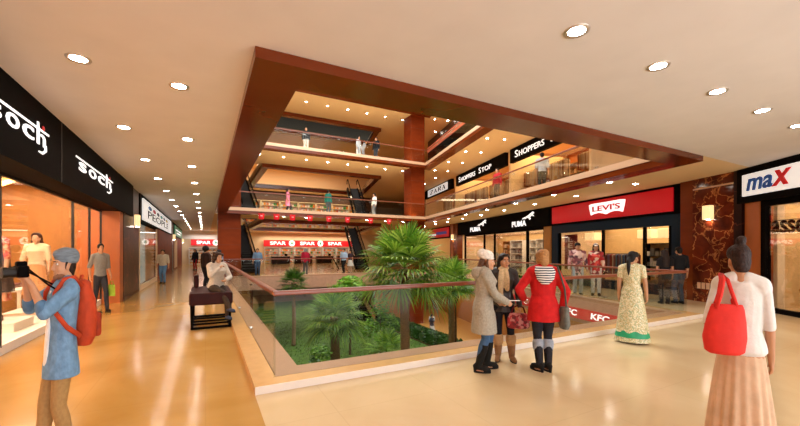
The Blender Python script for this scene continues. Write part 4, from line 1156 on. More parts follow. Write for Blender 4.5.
    def boots(s, c, top=.42, g=.016, heel=0.0, cuffc=None, sole='181412'):
        for sd in (-1, 1):
            K, A = s.knee[sd], s.ank[sd]; z = s.foot[sd][2]; yaw = R(s.foot[sd][3]); fd = V3((-math.sin(yaw), math.cos(yaw), 0)); rt = V3((fd.y, -fd.x, 0))
            M3 = Matrix((rt, fd, Z3)).transposed(); b = V3((A.x, A.y, z))
            f = min(1, max(0, (K.z - top) / (K.z - A.z))); tp = K.lerp(A, f)
            md = tp.lerp(A, .5)
            m = MB().cap(tp, md, .052 + g, .046 + g, flat=True).cap(md, A, .046 + g, .038 + g * .6).cap(A, b + V3((0, 0, .06)), .042 + g * .5, .04)
            lift = heel * .6
            m.ell(b + fd * .05 + V3((0, 0, .045 + lift * .5)), (.043, .115, .04), M3).ell(b + fd * .12 + V3((0, 0, .032)), (.04, .065, .03), M3).ell(b - fd * .03 + V3((0, 0, .05 + lift)), (.036, .045, .045), M3)
            o = s.part('boot', m, c, v=.009)
            if heel: MB().loft([(b - fd * .045, rt * .018, fd * .018), (b - fd * .04 + V3((0, 0, heel + .03)), rt * .03, fd * .032)], 10).build('heel', cloth(sole), o, scale=s.k)
            MB().loft([(b + fd * .07, rt * .04, fd * .11), (b + fd * .07 + V3((0, 0, .014)), rt * .043, fd * .113)], 14).build('sole', cloth(sole), o, scale=s.k)
            if cuffc:
                m = MB().cap(tp + V3((0, 0, -.05)), tp + V3((0, 0, .015)), .062 + g, .066 + g)
                m.build('cuff', cloth(cuffc), o, scale=s.k, remesh=.012, smit=1)
    def hair(s, style, c='1c120c'):
        H3 = s.H.to_3x3(); m = MB()
        if style in ('under', 'underlong'):
            m.ell(s.hp(0, -.055, .0), (.072, .058, .08), H3, 14, 9); m.ell(s.hp(0, -.066, -.04), (.056, .036, .05), H3, 12, 7)
            for sd in (-1, 1): m.cap(s.hp(sd * .07, .0, .03), s.hp(sd * .072, .01, -.02), .014, .008, 8)
            if style == 'underlong':
                pts = [s.hp(0, -.07, .0), s.hp(0, -.085, -.1), s.hp(0, -.08, -.2), s.hp(0, -.06, -.3)]
                m.loft([(p, H3 @ X3 * w, H3 @ Y3 * d) for p, w, d in zip(pts, (.078, .09, .1, .08), (.05, .05, .05, .03))], 14)
                for sd in (-1, 1): m.chain([s.hp(sd * .07, -.01, .0), s.hp(sd * .08, .01, -.1), s.hp(sd * .085, .05, -.2), s.hp(sd * .075, .07, -.3)], [.022, .03, .032, .014], 10)
            return s.part('hair', m, cloth(c, .35, 60, .5, .5), v=min(.01, s.vox))
        m.ell(s.hp(0, -.024, .05), (.082, .096, .085), H3, 16, 10)
        m.ell(s.hp(0, -.055, .0), (.074, .062, .085), H3, 14, 9)
        for sd in (-1, 1): m.ell(s.hp(sd * .058, .005, .06), (.03, .065, .05), H3, 10, 7)
        m.ell(s.hp(0, .045, .105), (.055, .04, .026), H3, 12, 7)
        if style == 'short':
            m.ell(s.hp(0, -.062, -.04), (.058, .04, .05), H3, 12, 7)
            for sd in (-1, 1): m.cap(s.hp(sd * .073, .012, .03), s.hp(sd * .072, .014, -.015), .012, .007, 8)
        elif style == 'crop':
            m.ell(s.hp(0, -.03, .085), (.085, .095, .07), H3); m.ell(s.hp(0, -.07, -.03), (.066, .05, .07), H3)
            for sd in (-1, 1): m.ell(s.hp(sd * .066, -.005, .0), (.022, .05, .06), H3, 10, 7)
        elif style in ('long', 'longer'):
            e = -.42 if style == 'longer' else -.30
            pts = [s.hp(0, -.065, .03), s.hp(0, -.085, -.09), s.hp(0, -.105, -.2), s.hp(0, -.11, e)]
            secs = [(p, H3 @ X3 * w, H3 @ Y3 * d) for p, w, d in zip(pts, (.08, .09, .1, .075), (.055, .05, .045, .025))]
            m.loft(secs, 14)
            for sd in (-1, 1): m.chain([s.hp(sd * .066, -.01, .05), s.hp(sd * .074, -.02, -.06), s.hp(sd * .082, -.035, -.17), s.hp(sd * .08, -.04, e * .85)], [.03, .034, .034, .018], 10)
        elif style == 'bun':
            m.ell(s.hp(0, -.06, -.04), (.066, .045, .05), H3); m.ell(s.hp(.0, -.055, .15), (.042, .042, .036), H3, 12, 8); m.ell(s.hp(.018, -.05, .165), (.026, .03, .022), H3, 10, 6)
        elif style == 'lowbun':
            m.ell(s.hp(0, -.06, -.04), (.06, .045, .05), H3); m.ell(s.hp(0, -.115, -.05), (.042, .035, .04), H3, 12, 8)
        elif style == 'pony':
            m.ell(s.hp(0, -.06, -.04), (.064, .045, .05), H3); m.chain([s.hp(0, -.095, .0), s.hp(0, -.125, -.07), s.hp(.01, -.12, -.2), s.hp(.015, -.105, -.33)], [.03, .036, .032, .01], 10)
        elif style == 'afro':
            m.ell(s.hp(0, -.03, .06), (.125, .125, .12), H3, 18, 12)
        elif style == 'curlybob':
            rnd = random.Random(3)
            for i in range(26):
                a = rnd.uniform(1.0, 5.28) + math.pi / 2 + .0; z = rnd.uniform(-.12, .11); rr = .092 - .02 * max(0, z) * 4
                m.ell(s.hp(rr * math.cos(a), rr * math.sin(a) - .01, z), (.038, .038, .038), H3, 8, 6)
        return s.part('hair', m, cloth(c, .35, 60, .5, .5), v=min(.01, s.vox))
    def cap_(s, c, name='cap'):
        H3 = s.H.to_3x3(); m = MB().ell(s.hp(0, -.012, .07), (.086, .1, .075), H3).ell(s.hp(0, .1, .055), (.065, .06, .012), H3, 12, 6)
        return s.part(name, m, c, v=.01)

def simple(label, loc, face, h=1.7, female=False, topc='888888', legc='222222', hairc='1c120c', style=None, vox=.02, shoe='1a1614', skirt=None, sleeve=1.0, walk=0, z0=.9, coat=None, bag=None, **kw):
    st = walk
    F = Fig(label, loc, face, h, female, vox, fl=(-.09, st * .5, 0, 6), fr=(.09, -st * .5, 0, -6), pel=(0, 0, -.03 if st else -.005), **kw)
    hem = None
    if coat: hem = [(coat, .2, .16)]
    F.top('top', topc, .016, z0, sleeve, hem=hem)
    if skirt: dressy(F, skirt[0], skirt[1], skirt[2], skirt[3])
    else: F.trousers(legc, .014, .014, .02)
    F.shoes(shoe); F.hair(style or ('long' if female else 'short'), hairc); F.finish(); return F
def dressy(F, c, z_top, z_bot, rb, folds=14, depth=.06, name='skirt', ry=None, rt=None, lab=None, n=84, yoff=0):
    m = MB(); secs = []; N_ = 14
    rt = rt or (.15, .105); ry = ry or rb * .8
    for i in range(N_ + 1):
        f = i / N_; z = z_top + (z_bot - z_top) * f
        e = f ** .75
        a, b = rt[0] + (rb - rt[0]) * e, rt[1] + (ry - rt[1]) * e
        secs.append((z, a, b, depth * f))
    for z, a, b, dp in secs:
        for k in range(n):
            t = 2 * math.pi * k / n; w = 1 + dp * math.sin(folds * t + .7 * math.sin(3 * t)) + dp * .5 * math.sin(folds * .5 * t + 1)
            m.v.append(V3((F.P.x + a * w * math.cos(t), F.P.y + yoff + b * w * math.sin(t), z + F.P.z)))
    for i in range(N_):
        for k in range(n):
            m.f.append((i * n + k, i * n + (k + 1) % n, (i + 1) * n + (k + 1) % n, (i + 1) * n + k))
    m.f.append(tuple(range(n))); m.f.append(tuple(N_ * n + k for k in range(n))[::-1])
    return F.part(name, m, c, raw=True, lab=lab)
CF = V3((.4695, .8829, 0)); CR = V3((.8829, -.4695, 0))          # photo axes in plan: away from and across the view
def face(ax, away, px=400):
    th = math.atan((px - 400) / 366); fw = CF * math.cos(th) + CR * math.sin(th); rt = CR * math.cos(th) - CF * math.sin(th)
    v = rt * ax + fw * away; return (v.x, v.y)
def wpt(F, p): q = V3(p) * F.k; return Matrix.Translation(F.root.location) @ F.root.rotation_euler.to_matrix().to_4x4() @ V3((q.x * F.slim, q.y * F.slim, q.z))
# --- photographer with the backpack
F = Fig('man in grey beanie and open denim shirt aiming a camera before the clothing shop', (-.99, 3.75, 0), face(-1, -.3, 55), 1.65, slim=.68, vox=.0075, near=True, sk='c4906c', lean=-4,
        fl=(-.1, -.04, 0, 6), fr=(.11, .16, 0, -4), hl=(-.06, .27, 1.44), hr=(.085, .28, 1.455), pl=(-.45, .1, -1), pr=(.6, .0, -1), head=(4, 3), curl=.75)
F.hd = {-1: (.25, .5, .85), 1: (-.2, .5, .85)}; F.hn = {-1: (.6, .8, 0), 1: (-.6, .8, 0)}
denim = '6f93b4'
m = MB(); F.torso(m, .018, .92, 1.46, gz=lambda z: .015 * max(0, 1.15 - z) * 4)
m2 = MB(); F.torso(m2, .01, .9, 1.44); F.part('undershirt', m2, 'e8e6e2')
hemr = [(.70, .215, .165), (.80, .205, .158)]
m = MB(); F.torso(m, .024, .9, 1.455, hem=hemr)
for sd in (-1, 1): F.arm(m, sd, .017, .56, .012)
m.ell(F.T @ V3((0, -.02, 1.47)), (.085, .085, .028))
sh = F.part('denim_shirt', m, cloth(denim, .2, 18, .5)); sh['label'] = 'open light blue denim shirt with rolled sleeves'
for sd in (-1, 1):
    E_, H_ = F.elb[sd], F.hand[sd]
    MB().cap(E_.lerp(H_, .04), E_.lerp(H_, .2), .062, .06).build('rolled_cuff', cloth('587a9a', .2, 18, .5), sh, scale=F.k, remesh=.01, smit=2)
MB().loft([(F.T @ V3((0, .11, 1.38)), X3 * .03, Y3 * .02), (F.T @ V3((0, .122, 1.2)), X3 * .04, Y3 * .02), (V3((0, .125, .98)), X3 * .045, Y3 * .02), (V3((0, .142, .8)), X3 * .05, Y3 * .015)], 12).build('shirt_front', cloth('e8e6e2', .05), F.root, scale=F.k, remesh=.01, smit=2)['label'] = 'white T-shirt showing in the open shirt front'
F.trousers('a98452', .016, .02, .024, lab='khaki trousers'); F.shoes('7a5a3c')
F.hair('under', '2a1b12'); F.eyes(lip=False)
H3 = F.H.to_3x3()
m = MB().ell(F.hp(0, -.02, .075), (.09, .108, .075), H3, 18, 10).ell(F.hp(0, -.075, .075), (.075, .075, .07), H3).ell(F.hp(0, .02, .09), (.078, .085, .045), H3, 16, 8).ell(F.hp(0, -.03, .045), (.093, .112, .04), H3, 18, 8)
M['beanie'] = mat('beanie_knit', '76828c', .95, var=.25, scale=14, bump=.7, stretch=(1, 1, 6))
F.part('beanie', m, M['beanie'], v=.008)
m = MB().ell(F.hp(0, .0285, -.072), (.0552, .0615, .044), H3, 14, 9).ell(F.hp(0, .0805, -.0955), (.0285, .0185, .0215), H3, 10, 6); F.part('stubble', m, cloth('8a5e44', .3, 120), v=.007)
F.finish(); MAN = F
# camera held to his face
cz = (F.hand[-1] + F.hand[1]) / 2 + V3((0, .06, .095))
t = thing('camera', 'black camera held up in both hands by the man in grey beanie', 'camera', wpt(F, cz), F.root.rotation_euler.z)
MB().rbox((0, 0, 0), (.135, .06, .085), .012).rbox((0, .0, .055), (.055, .06, .04), .012).rbox((.06, .025, -.005), (.03, .05, .08), .012).build('camera_body', 'black', t, smooth=False)
MB().cyl((0, .03, -.005), (0, .08, -.005), .036, n=20).cyl((0, .075, -.005), (0, .1, -.005), .04, n=20).build('lens', 'darkmetal', t)
MB().cyl((0, .1, -.005), (0, .102, -.005), .03, n=18).build('lens_glass', 'navy', t)
MB().tube([(-.065, -.02, .02), (-.09, -.12, -.10), (-.03, -.2, -.16), (.05, -.2, -.12), (.068, -.02, .02)], .006).build('strap', 'black', t)
# backpack
red = cloth('b8401f', .2, 10, .4, .7)
bc = F.T @ V3((0, -.2, 1.19))
t = thing('backpack', 'rust red backpack worn on the back of the man in the beanie', 'backpack', wpt(F, (bc.x, bc.y, bc.z - .25)), F.root.rotation_euler.z)
t.scale = (F.slim, F.slim, 1)
m = MB().loft([((0, .01, -.01), X3 * .12, Y3 * .07), ((0, 0, .06), X3 * .155, Y3 * .105), ((0, -.01, .2), X3 * .16, Y3 * .115), ((0, 0, .36), X3 * .145, Y3 * .1), ((0, .02, .48), X3 * .11, Y3 * .075)], 18).ell((0, .01, .47), (.105, .075, .05))
m.build('pack_body', red, t, remesh=.012, smit=3)
MB().rbox((0, -.105, .15), (.22, .07, .2), .03).build('front_pocket', cloth('9c3318', .2, 10, .4, .7), t)
MB().box((0, -.142, .24), (.2, .006, .012)).build('zipper', 'darkmetal', t)
MB().tube([(-.03, .04, .5), (-.03, .02, .55), (.03, .02, .55), (.03, .04, .5)], .008).build('carry_loop', red, t)
o = bc - V3((0, 0, .25))
for sd in (-1, 1):
    pts = [V3((sd * .09, -.13, 1.42)), V3((sd * .115, -.05, 1.485)), V3((sd * .125, .05, 1.465)), V3((sd * .13, .125, 1.36)), V3((sd * .155, .125, 1.22)), V3((sd * .19, .02, 1.1)), V3((sd * .165, -.12, 1.02))]
    loc_ = [(F.T @ p - o) * F.k for p in pts]
    MB().tube(loc_, [.022] * 7, 8).build('shoulder_strap', red, t, smooth=True)

# --- three women talking by the railing
F = Fig('woman in long grey hooded coat and cream beanie, talking beside the railing', (3.38, 3.9, 0), face(.95, .22, 490), 1.62, True, .0085, near=True, sk='c8936f', lean=2, twist=-6,
        fl=(-.08, .06, 0, 10), fr=(.08, -.1, 0, -10), hl=(-.12, .27, .98), hr=(.13, .3, 1.0), pl=(-.7, -.8, -.4), pr=(.8, -.8, -.4), head=(-4, 6), curl=.8)
grey = cloth('a49c8c', .14, 40, .5, .95)
m = MB(); F.torso(m, .034, .9, 1.46, hem=[(.555, .225, .185), (.7, .215, .175), (.82, .205, .16)])
for sd in (-1, 1): F.arm(m, sd, .022, .97, .006)
co = F.part('hooded_coat', m, grey)
m = MB().loft([(F.T @ V3((0, -.09, 1.30)), X3 * .07, Y3 * .045), (F.T @ V3((0, -.12, 1.37)), X3 * .13, Y3 * .075), (F.T @ V3((0, -.085, 1.47)), X3 * .125, Y3 * .1), (F.T @ V3((0, -.03, 1.5)), X3 * .1, Y3 * .09)], 16).build('hood', grey, co, scale=F.k, remesh=.012, smit=3)
F.trousers('3f5b7c', .008, .01, .01); F.boots('16130f', .40, .016, .06)
H3 = F.H.to_3x3()
F.hair('underlong', '5a3a26'); F.eyes()
M['beaniec'] = mat('cream_knit', 'e6dccf', .95, var=.2, scale=30, bump=.8)
m = MB().ell(F.hp(0, -.03, .085), (.096, .112, .08), H3, 18, 10).ell(F.hp(0, -.02, .05), (.098, .114, .035), H3, 18, 8).ell(F.hp(0, -.09, .1), (.075, .07, .075), H3)
F.part('beanie', m, M['beaniec'], v=.008); F.finish(); L1 = F
hw = F.hand[1] + V3((-.01, .1, .03))
t = thing('phone', 'small pale phone in the hand of the grey-coated woman', 'phone', wpt(F, hw), F.root.rotation_euler.z)
MB().rbox((0, 0, 0), (.068, .14, .009), .004).build('phone_case', 'whitep', t)
MB().box((0, 0, .0052), (.058, .12, .001)).build('screen', 'black', t)

F = Fig('dark-haired woman in black leather jacket and beige scarf between the two others', (3.98, 4.16, 0), face(.1, -1, 512), 1.60, True, .0085, near=True, sk='bd8660', lean=1,
        fl=(-.13, .03, 0, 14), fr=(.08, .02, 0, -10), hl=(-.25, .12, .80), hr=(.1, .2, .96), pl=(-.9, -.5, -.2), pr=(.8, -.7, -.4), head=(24, 2), curl=1.1)
F.top('leather_jacket', mat('black_leather', '241c1a', .38, var=.3, scale=12, bump=.4), .024, .86, .97, hem=[(.78, .19, .14)], gs=.02)
scf = cloth('d3b98f', .2, 40, .5)
m = MB().ell(F.T @ V3((0, 0, 1.465)), (.1, .095, .05)).chain([F.T @ V3((.03, .1, 1.44)), F.T @ V3((.045, .165, 1.3)), F.T @ V3((.05, .155, 1.12)), F.T @ V3((.045, .15, .98))], [.04, .045, .042, .04]).chain([F.T @ V3((-.03, .1, 1.44)), F.T @ V3((-.045, .165, 1.32)), F.T @ V3((-.05, .15, 1.15))], [.04, .042, .036])
F.part('scarf', m, scf, v=.011)
F.trousers('17141a', .006, .006, .006, name='leggings'); F.boots('8a6240', .36, .018, 0, 'a98258')
F.hair('long', '20130d'); F.eyes(); F.finish(); L2 = F
hb = F.hand[-1] + V3((.02, .02, -.2))
t = thing('handbag', 'red patterned handbag hanging from the hand of the woman in black leather jacket', 'handbag', wpt(F, hb), F.root.rotation_euler.z)
M['bagred'] = goods('red_pattern', ['8c1a22', 'b8323a', '6e1218', 'c87a72'], 26, metric='EUCLIDEAN')
MB().loft([((0, 0, -.13), X3 * .13, Y3 * .055), ((0, 0, -.1), X3 * .165, Y3 * .075), ((0, 0, .02), X3 * .16, Y3 * .07), ((0, 0, .1), X3 * .12, Y3 * .035)], 18).build('bag_body', M['bagred'], t, remesh=.012, smit=3)
MB().tube([(-.1, 0, .09), (-.07, 0, .18), (0, 0, .215), (.07, 0, .18), (.1, 0, .09)], .011).build('handle', cloth('5c1016'), t, smooth=True)

F = Fig('short-haired woman in red jacket with striped hood, seen from behind', (4.08, 3.5, 0), face(-.2, 1, 543), 1.64, True, .0085, near=True, sk='c8936f', lean=1,
        fl=(-.05, -.02, 0, 35), fr=(.07, .0, 0, 20), hl=(-.24, .16, 1.0), hr=(.26, .02, .9), pl=(-.8, -.6, -.2), pr=(.9, -.6, -.1), head=(14, 4), curl=.7)
redc = cloth('c41c1c', .15, 14, .5, .8)
m = MB(); F.torso(m, .04, .9, 1.46, hem=[(.72, .225, .175), (.82, .215, .165)])
for sd in (-1, 1): F.arm(m, sd, .026, .96, .006)
jk = F.part('red_jacket', m, redc)
for sd in (-1, 1):
    E_, H_ = F.elb[sd], F.hand[sd]; MB().cap(E_.lerp(H_, .82), E_.lerp(H_, .95), .049, .05, flat=True).build('cuff', cloth('e8e0da'), jk, scale=F.k)
M['hoodstripe'] = stripes('navy_white_stripe', '1a2440', 'f0eee8', 10, 'Z', dist=1.5)
m = MB().loft([(F.T @ V3((0, -.135, 1.24)), X3 * .05, Y3 * .03), (F.T @ V3((0, -.155, 1.31)), X3 * .115, Y3 * .05), (F.T @ V3((0, -.13, 1.42)), X3 * .14, Y3 * .08), (F.T @ V3((0, -.055, 1.485)), X3 * .12, Y3 * .085)], 16)
F.part('striped_hood', m, M['hoodstripe'], v=.011)
F.trousers('26252b', .008, .008, .012, name='jeans'); F.boots('1a1614', .38, .014, .06, '9aa0aa')
F.hair('crop', 'a87848'); F.finish(); L3 = F
t = thing('shoulder_bag', 'grey cloth shoulder bag at the hip of the woman in red jacket', 'bag', wpt(F, (.275, -.02, .62)), F.root.rotation_euler.z)
MB().loft([((0, 0, 0), X3 * .05, Y3 * .11), ((0, 0, .06), X3 * .07, Y3 * .15), ((0, 0, .3), X3 * .05, Y3 * .13)], 14).build('bag_body', cloth('6e6f68', .2, 20, .4), t, remesh=.012, smit=2)
MB().tube([(0, -.11, .28), (-.02, -.1, .55), (-.1, -.06, .84), (-.03, .06, .7), (0, .11, .28)], .012).build('strap', cloth('55564f'), t, smooth=True)

# --- woman in the long gold and green dress
F = Fig('woman in long gold and green embroidered dress standing by the railing, seen from behind', (6.78, 3.86, 0), face(.12, 1, 636), 1.63, True, .0095, near=True, sk='b98560',
        fl=(-.07, 0, 0, 8), fr=(.07, 0, 0, -8), hl=(-.215, .02, .84), hr=(.235, .02, .84), head=(-26, 8), curl=.5)
M['brocade'] = goods('gold_brocade', ['c9b884', 'e2d6ae', '9fae86', 'd8caa0', 'b7a874', 'e8dfc0'], 75, metric='EUCLIDEAN')
M['greensilk'] = mat('green_silk', '1f9a68', .5, var=.15, scale=8)
F.top('tunic_top', M['brocade'], .014, .9, .26, lab='gold embroidered bodice')
dressy(F, M['brocade'], 1.02, .2, .265, folds=7, depth=.03, name='tunic_skirt', rt=(.14, .105), ry=.215, lab='gold embroidered tunic skirt')
dressy(F, M['greensilk'], .30, .115, .285, folds=7, depth=.02, name='green_underskirt', rt=(.225, .185), ry=.235, lab='green silk underskirt')
dressy(F, M['brocade'], .16, .035, .29, folds=9, depth=.03, name='gold_hem', rt=(.26, .205), ry=.24, lab='gold border at the hem')
F.shoes('1a1412'); F.hair('pony', '120c0a'); F.finish()

# --- woman with the red tote, near the camera
F = Fig('woman in white T-shirt and long beige wrap trousers seen from behind, hair in a bun', (3.47, 1.2, 0), face(-.05, 1, 745), 1.69, True, .0085, slim=.77, near=True, sk='b5805a',
        fl=(-.1, .02, 0, 8), fr=(.1, -.06, 0, -8), hl=(-.2, .1, .96), hr=(.215, .05, .84), pl=(-.4, -1, -.2), pr=(.4, -1, -.1), head=(16, 4), curl=.7)
F.top('white_shirt', cloth('dcd7d0', .06, 12, .5), .024, .93, .48, gz=lambda z: -.004 if z > 1.2 else .004, z1=1.43, gs=.006, hem=[(.9, .165, .125)])
beige = cloth('cfac8c', .12, 10, .3, .8)
dressy(F, beige, 1.0, .06, .27, folds=17, depth=.085, name='beige_trousers', rt=(.145, .105), ry=.21, n=120)
F.shoes('8a6a4a'); F.hair('bun', '2a1812'); F.finish(); RW = F
t = thing('tote_bag', 'bright red tote bag on the shoulder of the woman in white T-shirt', 'bag', wpt(F, (-.12, -.19, .91)), F.root.rotation_euler.z + R(14))
t.scale = (.85, .85, 1)
tr = cloth('d8332a', .1, 10, .35, .7)
MB().loft([((0, 0, 0), X3 * .10, Y3 * .05), ((0, 0, .02), X3 * .135, Y3 * .075), ((.0, 0, .12), X3 * .15, Y3 * .085), ((.01, 0, .24), X3 * .135, Y3 * .06), ((.02, 0, .36), X3 * .11, Y3 * .025)], 20).build('bag_body', tr, t, remesh=.012, smit=3)
for y in (-.035, .03):
    MB().tube([(-.06, y, .33), (-.03, y, .43), (.0, y + .05, .53), (.02, y + .16, .565), (.04, y + .1, .53), (.08, y + .02, .34)], .014).build('strap', tr, t, smooth=True)

# --- figures in the bench walkway
F = simple('man in grey polo shirt walking past the clothing shop with a green bag', (-2.5, 12.5, 0), face(.35, -.9, 100), 1.86, False, '84827e', '35353c', '221812', 'short', .014, walk=.5, sleeve=.5, hl=(-.24, .12, .88), hr=(.25, -.08, .87), pl=(-.2, -1, 0), pr=(.2, -1, 0), slim=.75)
t = thing('shopping_bag', 'green shopping bag in the hand of the man in grey polo shirt', 'bag', wpt(F, (F.hand[-1].x - .02, F.hand[-1].y + .02, F.hand[-1].z - .5)), F.root.rotation_euler.z)
MB().loft([((0, 0, 0), X3 * .08, Y3 * .2), ((0, 0, .3), X3 * .07, Y3 * .19)], 4).build('bag_body', cloth('8fae3a', .2, 10), t)
MB().tube([(0, -.1, .28), (0, -.06, .4), (0, .06, .4), (0, .1, .28)], .01).build('handle', cloth('6e8a2a'), t)
simple('man in patterned shirt and jeans standing by the pale window under the white sign', (-1.87, 21.7, 0), face(.3, -1), 1.72, False, 'c8b8a0', '5d82a8', '1c120c', 'short', walk=.15, sleeve=.6)
simple('distant person in dark coat with a long red scarf at the end of the walkway', (-.75, 35.4, 0), face(0, -1), 1.75, True, '1c1a20', 'b02028', '1c120c', 'long', coat=.6)
simple('person with a big dark afro standing behind the seated woman', (.02, 17.2, 0), face(.3, .9), 1.8, True, '3a2620', '22222c', '150e0c', 'afro')
simple('person in dark cap and grey-blue top standing beyond the bench', (.55, 18.6, 0), face(-.5, -.8), 1.68, False, '8090a8', '22304c', '1c120c', 'short', sleeve=.5).cap_('26262c')

# --- bench and the seated woman
t = thing('bench', 'dark maroon cushioned bench on a black tube frame beside the glass railing', 'bench', (.11, 9.5, 0))
M['maroonseat'] = mat('maroon_vinyl', '35100d', .5, var=.15, scale=6, spec=.15)
MB().rbox((0, 0, .635), (.82, 1.75, .25), .035).build('seat', 'maroonseat', t)
MB().rbox((-.3, .55, .92), (.1, .5, .28), .03).build('backrest', 'maroonseat', t)
MB().box((-.3, .55, .78), (.05, .06, .12)).build('backrest_post', 'black', t)
for y in (-.8, .8):
    MB().tube([(-.36, y, .52), (-.36, y, .03), (.36, y, .03), (.36, y, .52)], .03).build('leg_frame', 'black', t)
for k, (y, z) in enumerate(((-.45, .05), (-.1, .05), (.3, .05), (.6, .05))):
    MB().tube([(-.36, y, z), (.36, y, z)], .022).build('rung', 'black', t)
for x in (-.36, .36): MB().tube([(x, -.8, .03), (x, .8, .03)], .025).build('runner', 'black', t)
SZ = .76
F = Fig('curly-haired woman in cream sweater sitting cross-legged on the maroon bench, hand to face', (.22, 9.1, 0), face(.75, -.62), 1.66, True, .01, near=True, sk='c99a78', lean=6,
        pel=(0, -.02, SZ + .02 - .83), fl=(-.05, .42, .17, 0), fr=(.0, .62, .36, 10), hl=(-.1, .24, 1.02), hr=(.04, .22, 1.30), pl=(-.8, -.2, -.9), pr=(.8, .3, -1), kn={-1: V3((-.1, 1, .35)), 1: V3((.1, 1, .8))}, head=(4, 4), curl=.8)
F.top('cream_sweater', cloth('cfc4b6', .1, 30, .5), .026, .9, .97, gs=.02)
F.trousers('40332a', .012, .012, .014); F.shoes('3f4a66'); F.hair('curlybob', '3a2418'); F.eyes(); F.finish()

# --- figures across the opening, ground storey
simple('man in denim shirt standing behind the far railing near the dark escalator', (2.95, 25.0, 0), face(.3, -1), 1.78, False, '6f8fae', '3a4c66', '1c120c', 'short', sleeve=.5)
simple('heavyset person in crimson jacket and grey cap behind the far railing, seen from behind', (6.0, 25.0, 0), face(.1, 1), 1.78, False, 'b0203c', '55565a', '888a8c', 'crop', z0=.8)
simple('man in pale blue shirt and black trousers walking behind the far railing', (8.75, 25.0, 0), face(-.4, -.9), 1.82, False, 'a9c3de', '15151a', '1c120c', 'short', walk=.25, sleeve=.5)
F = simple('woman in dark top and white skirt walking beside the man in pale blue shirt', (9.3, 25.15, 0), face(-.5, -.8), 1.68, True, '3a2c34', 'c8a890', '2a1812', 'long', sleeve=.3)
dressy(F, cloth('e0d8d0'), 1.0, .55, .25)
# shoppers before the navy front
F = simple('tall shopper in floral pink coat and black cap before the navy shop front', (12.2, 8.9, 0), face(-.3, -1), 1.93, False, 'b88a86', 'b9bcc4', '1c120c', 'short', .014, coat=.62)
F.cap_('15151a')
o = [c for c in F.root.children if c.name.startswith('top')][0]; o.data.materials[0] = goods('floral_coat', ['caa09a', '8a4a52', 'e0c0b4', '5c3a44', 'b87a78'], 11, metric='EUCLIDEAN')
F = simple('tall shopper in red patterned coat and white hat before the navy shop front', (12.75, 8.55, 0), face(-.5, -1), 1.9, True, 'b0282a', 'd8d4d0', '2a1812', 'long', .014, coat=.7)
F.cap_('ece8e4', 'hat')
o = [c for c in F.root.children if c.name.startswith('top')][0]; o.data.materials[0] = goods('red_coat', ['b41f24', 'd8463a', '7a1418', 'e8c8b4', 'b41f24'], 10, metric='EUCLIDEAN')
simple('woman with very long dark hair in black top looking into the shop', (12.55, 6.15, 0), face(.2, 1), 1.68, True, '1d1a1c', '2a2a30', '2a1c16', 'longer', .012, sleeve=.3)
simple('man in black T-shirt beside the long-haired woman, seen from behind', (13.05, 6.0, 0), face(.1, 1), 1.76, False, '1b1b1e', '4a5568', '1c120c', 'short', .012, sleeve=.5)
# --- upper storeys
z1, z2 = FZ[1], FZ[2]
F = simple('woman in pink patterned dress walking behind the far railing one storey up', (4.9, 25.3, z1), face(1, .1), 1.75, True, 'd87a9a', '2a2a30', '1c120c', 'long', walk=.3, coat=.55, sleeve=.5)
simple('person in dark teal top behind the far railing one storey up, near the middle', (7.5, 24.7, z1), face(.2, 1), 1.72, True, '1f6a60', '3a4048', '1c120c', 'short')
F = simple('person in white top with long hair by the upper escalator one storey up', (10.95, 24.6, z1), face(-.6, -.5), 1.74, True, 'e6e4e2', '6a6a70', '1c120c', 'long')
simple('person in black top and light trousers alone at the topmost far railing', (6.0, 24.8, z2), face(.3, -1), 1.76, True, '1a1a1e', 'b8aea4', '1c120c', 'long')
simple('woman in pale grey dress in the small crowd at the topmost far railing', (9.75, 24.7, z2), face(.6, -.4), 1.68, True, 'b8b8bc', '8a8a90', '1c120c', 'long', coat=.3)
simple('bending person in grey at the centre of the small topmost crowd', (10.3, 25.3, z2), face(.8, -.2), 1.66, True, '9a9aa2', '7a7a84', '1c120c', 'long', lean=24)
simple('person in black jacket at the column end of the small topmost crowd', (11.15, 24.7, z2), face(-.5, -.8), 1.8, False, '17171c', '2c3038', '1c120c', 'short')
simple('man in red jacket behind the upper shop row railing, under the white serif capitals', (13.2, 14.2, z1), face(-.8, -.5), 1.75, False, 'b0242a', '5a4636', '1c120c', 'short')
simple('man in grey striped T-shirt behind the upper shop row railing, nearer the beam', (12.75, 11.0, z1), face(.3, 1), 1.75, False, 'b4b4b8', '2f2c28', '1c120c', 'short', sleeve=.5)
# --- garden storey
simple('child in dark top and white shorts walking on the garden path', (13.1, 20.2, GZ + .02), face(.5, -.7), 1.55, True, '3a3a48', 'e8e6e8', '1c120c', 'short', walk=.3, sleeve=.3)
simple('small companion in white on the garden path behind the child', (13.9, 21.4, GZ + .02), face(-.3, -.8), 1.35, False, 'dcdce4', 'c8ccd6', '1c120c', 'short', sleeve=.4)
